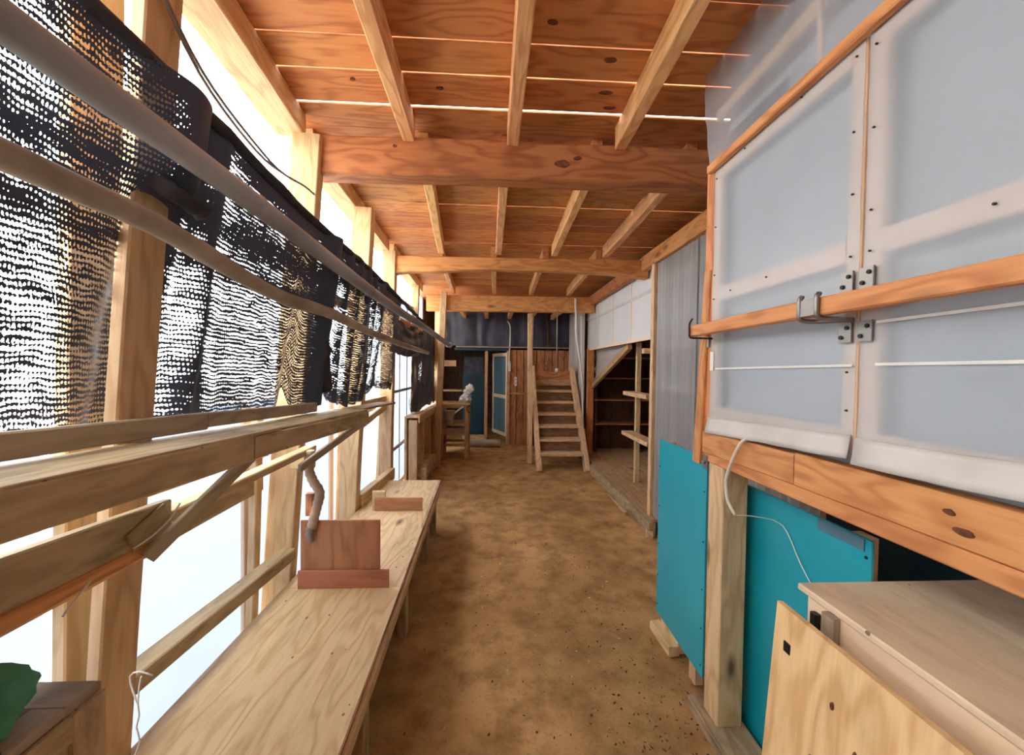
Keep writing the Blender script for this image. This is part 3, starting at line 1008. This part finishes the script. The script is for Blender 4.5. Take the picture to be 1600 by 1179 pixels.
# ------------------------------------------------------------------ right side: milky film doors
def film_door(name, label, y0, y1, zb0, zb1, slit_z):
    d = thing(name, label, kind='structure', loc=(.93, y1, 1.3))
    z0, z1 = 1.29, 2.345
    grid('film_sheet', lambda u, v: (.928 + .0025 * noise.noise((u * 5, v * 5, y0)) - (.004 * bump1(v, .02, .05)), lerp(y0, y1, u), lerp(z0, z1, v)), 30, 36, 'film', d)
    box('stile', .931, .957, y1 - .045, y1, z0, z1, 'stile', d)
    box('stile', .931, .957, y0, y0 + .042, z0, z1, 'stile', d)
    for (za, zb) in ((2.300, 2.345), (1.788, 1.848), (z0, z0 + .06)):
        box('rail', .931, .956, y0 + .043, y1 - .046, za, zb, 'stile', d)
    for z in slit_z:  # daylight slits between the boards behind, painted as white strips on the film
        beam('light_slit_strip', (.9225, y0 + .004, z), (.9225, y1 - .045, z - .010), .002, .007, 'white_pl', d)
    box('backing_board', .985, .998, y0 - .0, y1, 1.15, 2.5, 'backing', d, axis='y')
    # soft bottom strip that laps over the lower beam
    def strip(u, v):
        y = lerp(y1, y0, u)
        zt, zb = lerp(zb0 + .055, zb1 + .06, u), lerp(zb0 - .012, zb1, u)
        return (.922 - .012 * (1 - v) ** 1.5 + .003 * noise.noise((y * 6, v * 2, 1)), y, lerp(zb, zt, v) + .003 * noise.noise((y * 9, 0, 2)))
    grid('bottom_strip', strip, 24, 4, 'cream', d, thick=.003)
    for (yy, zz) in ((y0 + .02, 2.31), (y0 + .022, 2.12), (y0 + .02, 1.96), (y0 + .02, 1.80), (y0 + .02, 1.50), (y0 + .018, 1.40), (y1 - .02, 2.30), (y1 - .02, 2.1), (y1 - .02, 1.9), (y1 - .02, 1.8),
                     (lerp(y0, y1, .5), 1.82), (lerp(y0, y1, .8), 1.815), (lerp(y0, y1, .3), 2.33), (lerp(y0, y1, .7), 2.325)):
        tube('screw', [(.9215, yy, zz), (.926, yy, zz)], .0028, 'iron', d, n=6)
    return d


film_door('door_1', 'milky film door leaf farther from the viewer', .957, 1.625, 1.247, 1.277, (1.518,))
film_door('door_2', 'milky film door leaf at the right edge', -.35, .945, 1.277, 1.325, (1.53, 1.632))

up = thing('wall_trim', 'milky film wall with a ragged edge above the doors', kind='structure', loc=(.92, .6, 2.35))


def upf(u, v):
    y = lerp(-.6, 1.63, u) + (.015 * noise.noise((v * 6, 1, 1)) + .03 * (1 - v) * (v) if u > .98 else 0)
    z = lerp(2.352, 2.738, v)
    return (lerp(.912, .888, v) + .008 * noise.noise((y * 4, z * 3, 1)) + .006 * math.sin(y * 22) * bump1(v, .8, .3), y, z)


grid('film_sheet', upf, 90, 16, 'upfilm', up)
beam('rail', (.925, -.6, 2.55), (.925, 1.60, 2.55), .02, .05, 'stile', up)
for yy in (.2, .62, 1.08):
    beam('batten', (.918, yy, 2.36), (.9, yy, 2.73), .012, .016, 'stile', up, up=(0, 1, 0))
box('backing_board', .985, 1.0, -.6, 1.62, 2.36, 2.73, 'backing', up, axis='y')
o = beam('door_head_rail', (.912, -.6, 2.352), (.912, 1.64, 2.352), .025, .034, 'door', segs=8, wob=.003)
tag(o, 'thin orange rail between the upper film and the doors', 'rail')
o = box('door_post', .93, .99, 1.63, 1.69, 1.13, 2.37, 'door')
tag(o, 'orange door post beside the farther film door', 'post')
o = beam('lath', (.93, 1.655, 1.93), (.925, 1.705, 1.09), .02, .045, 'door', up=(0, 1, .2), segs=5, wob=.006, taper=1.25)
tag(o, 'splintered lath nailed on the side of the door post', 'lath')

# double beam below the doors and its post
o = beam('lower_beam', (.945, 1.142, 1.2), (.945, 1.66, 1.19), .05, .095, 'door', segs=3, wob=.002, seed=2)
tag(o, 'upper beam piece under the farther film door', 'beam')
o = beam('lower_beam', (.945, -.6, 1.215), (.945, 1.138, 1.203), .05, .10, 'door', segs=6, wob=.003, seed=3)
tag(o, 'upper beam piece under the right film door, with a big knot', 'beam')
knot(o, (.9185, .71, 1.19), (-1, 0, 0), .020, .008, 6)
knot(o, (.9185, .735, 1.222), (-1, 0, 0), .012, .007, 7)
o = beam('lower_beam', (.955, -.6, 1.132), (.955, 1.64, 1.132), .06, .045, 'door', segs=6, wob=.003, seed=5)
tag(o, 'lower strip of the double beam under the film doors', 'beam')
o = box('corner_post', .93, 1.035, 1.517, 1.62, .045, 1.108, 'pale')
tag(o, 'pale square post under the beam, standing between the teal boards', 'post')
o = box('foot_board', .89, 1.055, .9, 1.68, -.03, .045, 'shelf', segs=4, wob=.004)
tag(o, 'sole plate on the ground under the pale square post', 'board')

# locking bar and its fittings
o = beam('locking_bar', (.86, -.4, 1.674), (.86, 1.66, 1.668), .03, .047, 'door', segs=6, wob=.003, seed=11)
tag(o, 'long orange wooden bar held across the film doors', 'bar')
lk = thing('hasp_latch', 'steel bracket looped over the wooden bar at the door joint', 'latch', (.9, .94, 1.67))
for (yy, zz) in ((.982, 1.735), (.927, 1.735), (.982, 1.603), (.927, 1.603)):
    pl = box('plate', .918, .924, yy - .019, yy + .019, zz - .026, zz + .026, 'steel', lk, axis='z')
    for (dy, dz) in ((-.009, .012), (.008, -.012)):
        tube('bolt', [(.914, yy + dy, zz + dz), (.920, yy + dy, zz + dz)], .0055, 'iron', pl, n=6)
for yy in (.978, 1.035):
    tube('hook_arm', resample([(.916, .955, 1.635), (.88, yy - .01, 1.637), (.842, yy, 1.642), (.838, yy, 1.665), (.838, yy, 1.70), (.846, yy, 1.702)], .012), .0065, 'steel', lk, n=8)
box('hook_plate', .8355, .8395, .985, 1.03, 1.648, 1.692, 'steel', lk, axis='y')
hk = thing('bar_hook', 'black wire hook holding the far end of the bar', 'hook', (.9, 1.62, 1.65))
tube('wire', resample([(.925, 1.61, 1.635), (.88, 1.62, 1.637), (.842, 1.635, 1.64), (.838, 1.635, 1.66), (.838, 1.635, 1.70), (.85, 1.635, 1.72)], .012), .004, 'iron', hk, n=6)
box('hasp_plate', .922, .929, 1.635, 1.66, 1.60, 1.645, 'steel', hk, axis='z')
box('paper_tag', .925, .928, 1.60, 1.625, 1.50, 1.58, 'white_pl', hk, axis='z')
hp = thing('hinge_hasp', 'small steel hasp below the beam beside the pale post', 'latch', (.92, 1.63, 1.1))
hpp = box('plate', .921, .928, 1.625, 1.655, 1.075, 1.135, 'steel', hp, axis='z')
tube('bolt', [(.912, 1.64, 1.105), (.922, 1.64, 1.105)], .009, 'steel', hpp, n=8)
cbp = resample([(.93, 1.36, 1.262), (.905, 1.365, 1.245), (.90, 1.40, 1.19), (.905, 1.45, 1.10), (.91, 1.465, 1.06), (.905, 1.44, 1.0), (.91, 1.40, .963)], .02)
o = tube('cable', cbp, .0068, 'cable', n=8)
tag(o, 'thick cream cable curling out below the farther film door', 'cable')
cbp = resample([(.91, 1.40, .963), (.97, 1.38, .965), (1.06, 1.36, .94), (1.066, 1.28, .84), (1.066, 1.2, .765), (1.066, 1.12, .72)], .03)
tube('thin_wire', cbp, .0018, 'string', o, n=5)

# teal boards
o = box('teal_board', .966, .976, 1.70, 2.2, .1, 1.104, 'teal', axis='z')
tag(o, 'teal board with screwed edge standing beyond the pale post', 'panel')
for zz in (.15, .32, .5, .72, .95):
    for yy in (2.185, 1.715):
        tube('screw', [(.9635, yy, zz), (.967, yy, zz)], .004, 'iron', o, n=6)
box('support_stud', .977, 1.02, 1.78, 1.84, 0, 1.1, 'pale', o)
box('support_stud', .977, 1.02, 2.1, 2.16, 0, 1.1, 'pale', o)
o = box('teal_board', 1.075, 1.085, 1.04, 1.66, .0, 1.022, 'teal', axis='z')
tag(o, 'large teal board behind the pale post and the plywood box', 'panel')
for zz in (.97, .6):
    tube('screw', [(1.0725, 1.055, zz), (1.076, 1.055, zz)], .005, 'iron', o, n=6)
box('clear_film_flap', 1.071, 1.074, 1.06, 1.22, .985, 1.02, 'tealglass', o, axis='y')
box('support_stud', 1.086, 1.12, 1.06, 1.12, -.02, 1.02, 'pale', o)
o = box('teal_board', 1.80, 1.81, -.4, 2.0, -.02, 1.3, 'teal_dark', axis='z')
tag(o, 'dark teal board deep in shade behind the plywood box', 'panel')
for i, (c, a, lab) in enumerate((((.962, 2.08, .022), 3, 'wood block under the corner of the screwed teal board'), ((1.026, 2.09, .03), -4, 'second wood block lying beside the first, further under the teal board'),
                                 ((1.455, 3.50, .02), -20, 'flat wood block at the foot of the corrugated sheet'))):
    d = Vector((math.sin(math.radians(a)), -math.cos(math.radians(a)), 0)) * .11
    o = beam('block', Vector(c) - d, Vector(c) + d, .06, .055, 'pale')
    tag(o, lab, 'block')

# plywood box with a board leaning on it
bx = thing('plywood_box', 'large plywood box with a dusty flat top at lower right', 'box', (1.3, .4, 0))
box('top_board', .845, 1.80, -.5, 1.02, .902, .92, 'plytop', bx, axis='y')
box('side_panel', .868, .88, -.5, 1.0, .02, .70, 'plybox', bx, axis='y')
box('edge_rail', .858, .868, -.5, 1.0, .80, .902, 'stile', bx, axis='y')
box('end_panel', .88, 1.78, .985, 1.0, .02, .902, 'plybox', bx, axis='z')
lt = box('latch_block', .835, .858, .90, .935, .83, .895, 'grey', bx, axis='z')
box('latch_plate', .84, .857, .955, .975, .83, .87, 'iron', bx, axis='z')
m, L = frame((.715, .24, .43), (.715, .24, .9))
o = beam('leaning_board', (.70, .235, .02), (.766, .235, .893), 1.5, .016, 'plybox', up=(1, 0, 0))
tag(o, 'knotty plywood board leaning against the plywood box', 'board')
for k, (yy, f) in enumerate(((.80, .86), (.84, .68), (.74, .80), (.70, .62), (.9, .58))):
    knot(o, (lerp(.70, .766, f) - .0095, yy, lerp(.02, .893, f)), (-1, 0, 0), .005, .010, k + 20)
box('bolt_hole', .748, .752, .925, .945, .79, .815, 'iron', o, axis='z')

# corrugated grey sheet wall
cg = thing('corrugated_sheet', 'grey translucent corrugated plastic sheet between door post and opening', 'sheet', (1.53, 2.7, 0))
grid('sheet', lambda u, v: (1.53 + .007 * math.sin(lerp(1.72, 3.58, u) * 2 * math.pi / .062), lerp(1.72, 3.58, u), lerp(-.02, 2.5, v) + .01 * noise.noise((u * 30, v, 0))), 240, 2, 'corr', cg)
for z in (.12, .75, 1.35, 1.72, 2.3):
    beam('girt', (1.56, 1.72, z), (1.56, 3.55, z), .04, .06, 'stile', cg)
grid('seam_cover', lambda u, v: (1.518, 2.86 + u * .03, lerp(.02, 2.48, v)), 2, 6, 'corr', cg)
o = box('edge_stud', 1.495, 1.555, 3.60, 3.66, -.02, 2.5, 'pale')
tag(o, 'slim pale stud at the edge of the corrugated sheet', 'stud')
o = box('edge_stud', 1.56, 1.64, 3.66, 3.74, -.02, 2.5, 'door')
tag(o, 'orange stud beside the opening to the side store', 'stud')

# far white panel wall above the opening
pw = thing('wall_panel', 'white panel wall above the opening of the side store', kind='structure', loc=(1.6, 5, 1.8))
for k in range(4):
    ya = 3.76 + k * .68
    zb = lambda yy: 1.825 - .012 * (yy - 3.76)
    box('panel', 1.585, 1.595, ya + .003, ya + .677, 1.82, 2.70, 'whitepanel', pw, axis='z')
    box('batten', 1.578, 1.586, ya + .665, ya + .69, 1.82, 2.7, 'stile', pw)
beam('bottom_batten', (1.578, 3.76, 1.82), (1.578, 6.5, 1.82), .016, .03, 'stile', pw)
beam('cross_batten', (1.583, 3.76, 2.30), (1.583, 6.5, 2.30), .01, .035, 'cream', pw)

# side store: raised floor, posts, shelves
pf = thing('platform', 'raised boarded floor of the side store with a timber kerb', 'platform', (2.3, 5, 0))
for i in range(9):
    box('floor_board', 1.48 + i * .2, 1.48 + i * .2 + .2, 3.5, 6.75, .095, .118, 'stair', pf, axis='y')
beam('kerb', (1.455, 3.42, .055), (1.455, 5.6, .055), .06, .13, 'shelf', pf, segs=8, wob=.008)
for i in range(9):
    box('joist', 1.5 + i * .2, 1.54 + i * .2, 3.55, 6.7, -.03, .095, 'dark', pf)
o = beam('kerb_batten', (1.40, 3.95, .012), (1.405, 4.55, .012), .04, .03, 'shelf')
tag(o, 'loose batten lying on the ground along the kerb', 'batten')
o = box('store_post', 1.555, 1.655, 6.33, 6.43, .0, 1.83, 'door')
tag(o, 'brown post at the far corner of the side store opening', 'post')
o = beam('brace', (1.64, 6.35, 1.22), (1.64, 4.62, 1.79), .05, .085, 'stair')
tag(o, 'diagonal brace under the white panel wall', 'brace')
o = grid('hanging_sheet', lambda u, v: (1.70 + .02 * noise.noise((u * 4, v * 4, 0)), lerp(6.52, 4.77, u), lerp(1.82, lerp(1.2, 1.755, u), v)), 24, 10, 'whitesheet')
tag(o, 'white sheet hung behind the diagonal brace', 'sheet')
o = box('store_stud', 1.745, 1.80, 4.66, 4.71, .118, 1.83, 'pale')
tag(o, 'pale stud standing on the raised floor with two shelves', 'stud')
for (z, y0, y1, nm) in ((1.235, 4.0, 4.72, 'narrow upper'), (.745, 3.95, 4.75, 'wider lower')):
    o = box('side_shelf', 1.60, 1.745, y0, y1, z - .045, z + .002, 'pale', axis='y')
    tag(o, '%s wooden shelf between pale stud and corrugated sheet' % nm, 'shelf')
o = box('stub', 1.47, 1.72, 3.74, 3.80, 1.66, 1.71, 'pale')
tag(o, 'stub of wood sticking out of the orange stud', 'stub')
rk = thing('shelving', 'dark wooden shelving along the back of the side store', 'shelving', (2.5, 6.5, .118))
for z in (.60, 1.0, 1.36, 1.7):
    box('shelf_board', 1.70, 3.25, 6.35, 6.72, z - .02, z, 'rear', rk)
for x in (1.70, 2.45, 3.2):
    box('upright', x, x + .04, 6.40, 6.70, .118, 2.0, 'dark', rk)
wb = thing('wall_store', 'dark boarded end wall of the side store', kind='structure', loc=(2.5, 6.75, 0))
for i in range(9):
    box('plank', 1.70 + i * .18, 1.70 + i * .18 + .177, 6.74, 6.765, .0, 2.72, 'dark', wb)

# ------------------------------------------------------------------ stairs
sr = thing('staircase', 'short wooden staircase up to the far loft landing', 'stairs', (1.05, 6.2, 0))
for i in range(6):
    yy, z = 5.71 + i * .2, .238 + i * .177
    xl, xr = .705 + i * .004, 1.365 + i * .004
    beam('tread', (xl, yy + .125, z - .016), (xr, yy + .125, z - .016 + random.uniform(-.004, .004)), .25, .036, 'pale', sr, segs=4, wob=.004, seed=i)  # paler wood, light falling on the treads put into their colour
    if i < 6:
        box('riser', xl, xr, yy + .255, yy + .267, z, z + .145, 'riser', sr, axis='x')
box('riser', .73, 1.39, 6.92, 6.94, 1.29, 1.46, 'rear', sr, axis='x')
box('nosing', .735, 1.385, 6.88, 6.92, 1.20, 1.30, 'stair', sr, axis='x')
for x0, x1 in ((.69, .70), (1.40, 1.41)):
    beam('stringer', (x0, 5.62, -.02), (x1, 6.95, 1.50), .07, .15, 'pale', sr, segs=5, wob=.004, seed=x0 * 5)
o = thing('landing', 'boarded loft landing at the top of the stairs', 'landing', (1.15, 7.3, 1.4))
for i in range(4):
    box('board', .74, 1.48, 6.945 + i * .165, 6.945 + i * .165 + .162, 1.42, 1.45, 'stair', o, axis='x')
for x in (.76, 1.40):
    box('leg', x, x + .06, 7.5, 7.56, 0, 1.42, 'dark', o)
    box('leg', x, x + .06, 6.97, 7.03, 0, 1.42, 'dark', o)
o = beam('newel_post', (.60, 6.14, 0), (.575, 6.14, 2.36), .075, .06, 'pale', up=(0, 1, 0))
tag(o, 'tall pale post at the left side of the stairs', 'post')
o = beam('newel_post', (.595, 6.3, 0), (.63, 6.3, 2.36), .04, .06, 'shelf', up=(0, 1, 0))
tag(o, 'darker post right behind the tall pale stair post', 'post')
rod = thing('hanging_lamp_rod', 'thin rod hanging from the third beam above the stairs', 'lamp', (.98, 5.88, 2.5))
tube('rod', [(.975, 5.97, 2.44), (.977, 5.97, 2.2), (.98, 5.97, 1.50)], .009, 'pole', rod, n=8)
tube('socket', [(.98, 5.97, 1.51), (.98, 5.97, 1.49), (.98, 5.97, 1.45)], [.018, .028, .024], 'white_pl', rod, n=10)
o = tube('white_pipe', resample([(1.25, 5.96, 2.58), (1.265, 5.96, 2.3), (1.275, 5.96, 2.0), (1.34, 5.98, 1.65), (1.40, 6.0, 1.22)], .06), .017, 'white_pl', n=8)
tag(o, 'bent white pipe hanging right of the stairs', 'pipe')
o = beam('hand_rail_post', (1.475, 6.2, .0), (1.40, 6.2, 2.35), .025, .03, 'white_pl', up=(0, 1, 0))
tag(o, 'slim white upright between stairs and white panel wall', 'post')
o = grid('clear_curtain', lambda u, v: (1.50 + .02 * math.sin(u * 18), lerp(6.36, 7.6, u), lerp(.05, 2.55, v)), 30, 6, 'whitesheet')
tag(o, 'milky plastic curtain to the right of the stairs', 'curtain')

# ------------------------------------------------------------------ far wall
fw = thing('rear_partition', 'brown vertical board wall beside the far doorway', 'wall', (.6, 7.7, 0))
x = .335
k = 0
while x < 1.75:
    wd = random.uniform(.11, .16)
    box('board', x, x + wd - .012, 7.70, 7.72 + random.uniform(0, .008), -.02, 1.86, 'rear', fw)
    x += wd
    k += 1
box('rail', .33, .72, 7.675, 7.70, .98, 1.02, 'rear', fw, axis='x')
box('door_jamb', .27, .335, 7.66, 7.73, -.02, 1.86, 'stair', fw)
box('upright', .69, .77, 7.62, 7.70, -.02, 1.86, 'stair', fw)
box('upright', 1.06, 1.09, 7.66, 7.70, 1.86, 2.6, 'dark', fw)
nv = thing('blue_sheet', 'dark blue plastic sheet hung high on the rear wall', 'plastic sheet', (.4, 7.68, 1.9))
grid('sheet', lambda u, v: (lerp(-1.1, 1.85, u), 7.70 + .006 * math.sin(u * 60 + 4 * noise.noise((u * 6, v * 2, 0))) + .015 * noise.noise((u * 9, v * 3, 1)), lerp(1.93, 2.72, v)), 160, 12, 'navy', nv)
o = box('ledge', -.72, 1.6, 7.62, 7.69, 1.895, 1.92, 'grey')
tag(o, 'thin ledge under the dark blue sheet', 'ledge')
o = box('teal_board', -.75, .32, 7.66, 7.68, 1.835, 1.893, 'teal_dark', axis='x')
tag(o, 'teal strip over the far doorway', 'panel')
dd = thing('door_3', 'teal-glazed door with pale frame standing ajar', kind='structure', loc=(.30, 7.66, .15))
A, B = Vector((.285, 7.66, 0)), Vector((.0, 8.35, 0))


def dp(t, z):
    p = A.lerp(B, t)
    return (p.x, p.y, z)


dn = (B - A).normalized().cross(Vector((0, 0, 1)))
for t in (.04, .96):
    beam('stile', dp(t, .15), dp(t, 1.80), .05, .03, 'stile', dd, up=dn)
for z in (.18, .93, 1.77):
    beam('rail', dp(.08, z), dp(.92, z), .025, .07, 'stile', dd)
for (za, zb) in ((.2, .9), (.96, 1.74)):
    grid('pane', lambda u, v: dp(lerp(.08, .92, u), lerp(za, zb, v)), 2, 2, 'tealglass', dd)
o = tube('white_conduit', resample([(.275, 7.66, 2.42), (.32, 7.655, 2.35), (.332, 7.65, 2.2), (.325, 7.645, 1.9), (.315, 7.64, 1.6)], .05), .012, 'white_pl', n=8)
tag(o, 'white conduit bent over the door jamb', 'conduit')
o = box('switch_box', .30, .345, 7.61, 7.66, 1.44, 1.63, 'white_pl')
tag(o, 'narrow white switch box on the door jamb', 'switch')
o = box('switch_box', .43, .475, 7.665, 7.695, 1.15, 1.33, 'white_pl')
tag(o, 'white switch plate on the brown boards', 'switch')
for z in (1.2, 1.27):
    box('button', .443, .46, 7.658, 7.667, z, z + .02, 'iron', o, axis='z')
o = tube('threshold_log', resample([(-.53, 7.45, .06), (-.2, 7.45, .065), (.16, 7.45, .06)], .1), .075, 'pole', n=12, knob=.1)
tag(o, 'pale log lying as a step before the far doorway', 'log')
o = box('inner_post', -.16, -.10, 7.72, 7.78, -.02, 1.9, 'stair')
tag(o, 'pale post inside the far doorway', 'post')
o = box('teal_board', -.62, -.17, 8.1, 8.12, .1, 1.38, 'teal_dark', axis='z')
tag(o, 'teal panel in the dark beyond the far doorway', 'panel')
o = box('inner_sill', -.62, -.17, 8.06, 8.09, .0, .12, 'stair', axis='x')
tag(o, 'wooden sill below the teal panel in the dark', 'sill')
o = box('inner_cabinet', -.60, -.20, 8.13, 8.4, .1, 1.72, 'char', axis='z')
tag(o, 'grey cabinet above the teal panel in the dark room', 'cabinet')
sfd = box('inner_shelf', -1.245, -.62, 7.9, 8.2, 1.02, 1.05, 'stair', axis='x')
tag(sfd, 'thin shelf in the dark room behind the work table', 'shelf')
o = box('bracket_board', -.90, -.62, 6.6, 6.64, 1.52, 1.62, 'pale', axis='x')
tag(o, 'short pale board nailed beside the far post', 'board')
o = box('corner_stud', -.985, -.89, 6.66, 6.74, 0, 2.5, 'post')
tag(o, 'post behind the far work table', 'post')

tb = thing('work_table', 'small wooden work table with lower shelves at the far left', 'table', (-.62, 6.7, 0))
box('top_board', -.88, -.38, 6.45, 6.95, .885, .912, 'stair', tb, axis='x')
box('apron', -.86, -.40, 6.46, 6.48, .83, .885, 'stair', tb, axis='x')
for (xx, yy) in ((-.455, 6.46), (-.455, 6.88), (-.87, 6.46), (-.87, 6.88)):
    box('leg', xx, xx + .06, yy, yy + .06, -.01, .885, 'stair', tb)
for z in (.56, .40, .22):
    box('rail', -.82, -.45, 6.47, 6.51, z - .025, z + .02, 'stair', tb, axis='x')
    box('rail', -.82, -.45, 6.87, 6.91, z - .025, z + .02, 'stair', tb, axis='x')
box('shelf_board', -.86, -.40, 6.5, 6.9, .41, .425, 'stair', tb, axis='x')
bl = thing('pale_bag', 'crumpled pale blue and white bag on the work table', 'bag', (-.43, 6.65, .912))
for (nm, mt, c, s, sd) in (('lower_bag', 'blueplush', (-.46, 6.6, .985), (.10, .09, .075), 2), ('upper_bag', 'white_pl', (-.40, 6.62, 1.13), (.075, .07, .085), 9)):
    bm = bmesh.new()
    bmesh.ops.create_icosphere(bm, subdivisions=3, radius=1)
    for v in bm.verts:
        n = noise.noise(v.co * 2.2 + Vector((sd, 0, 0))) * .5
        p = v.co * (1 + n)
        v.co = (p.x * s[0] + c[0] + p.z * .02, p.y * s[1] + c[1], max(p.z * s[2], -.073) + c[2])
    me = bpy.data.meshes.new(nm)
    bm.to_mesh(me)
    bm.free()
    link(nm, me, mt, bl)
sp = thing('scoop', 'grey scoop with a pale slanting handle hung in the work table', 'scoop', (-.70, 6.42, .6))
bm = bmesh.new()
bmesh.ops.create_cone(bm, segments=16, radius1=.055, radius2=.10, depth=.24, cap_ends=True)
me = bpy.data.meshes.new('scoop_cup')
bm.to_mesh(me)
bm.free()
link('cup', me, 'grey', sp, Matrix.Translation((-.71, 6.42, .68)))
tube('handle', [(-.64, 6.42, .74), (-.48, 6.42, .86)], .014, 'white_pl', sp, n=8)
o = tube('wire_ring', [Vector((-.375 + .045 * math.cos(a * math.pi / 8), 6.44, .82 + .06 * math.sin(a * math.pi / 8))) for a in range(17)], .006, 'iron', n=6)
tag(o, 'small wire ring hanging at the table corner', 'ring')


# ------------------------------------------------------------------ litter on the floor
def litter(name, mat, spots, smin, smax, flat, seed):
    random.seed(seed)
    bm = bmesh.new()
    for (x, y) in spots:
        s = random.uniform(smin, smax)
        ret = bmesh.ops.create_icosphere(bm, subdivisions=1, radius=1)
        a = random.uniform(0, 6.28)
        sx, sy, sz = s * random.uniform(.6, 1.6), s * random.uniform(.4, .9), s * flat * random.uniform(.6, 1.2)
        z = floor_z(x, y)
        for v in ret['verts']:
            p = v.co * (1 + .35 * noise.noise(v.co * 3 + Vector((x * 9, y * 9, 0))))
            v.co = (x + p.x * sx * math.cos(a) - p.y * sy * math.sin(a), y + p.x * sx * math.sin(a) + p.y * sy * math.cos(a), z + p.z * sz + sz * .3)
    me = bpy.data.meshes.new(name)
    bm.to_mesh(me)
    bm.free()
    return link(name, me, mat)


random.seed(3)
sp1 = [(random.uniform(-.35, .85), 1.2 + 4 * random.random() ** 1.5) for _ in range(70)]
o = litter('wood_chips', 'chips', sp1, .003, .009, .35, 5)
tag(o, 'pale chips scattered over the earth floor', 'chips', kind='stuff')
sp2 = [(random.gauss(.72, .22), 1.25 + abs(random.gauss(0, .75))) for _ in range(260)] + [(random.uniform(-.5, 1.2), random.uniform(1.1, 5.5)) for _ in range(260)]
sp2 = [p for p in sp2 if p[0] < 1.3]
o = litter('soil_crumbs', 'crumbs', sp2, .002, .007, .6, 6)
tag(o, 'dark crumbs of earth lying on the floor', 'soil crumbs', kind='stuff')
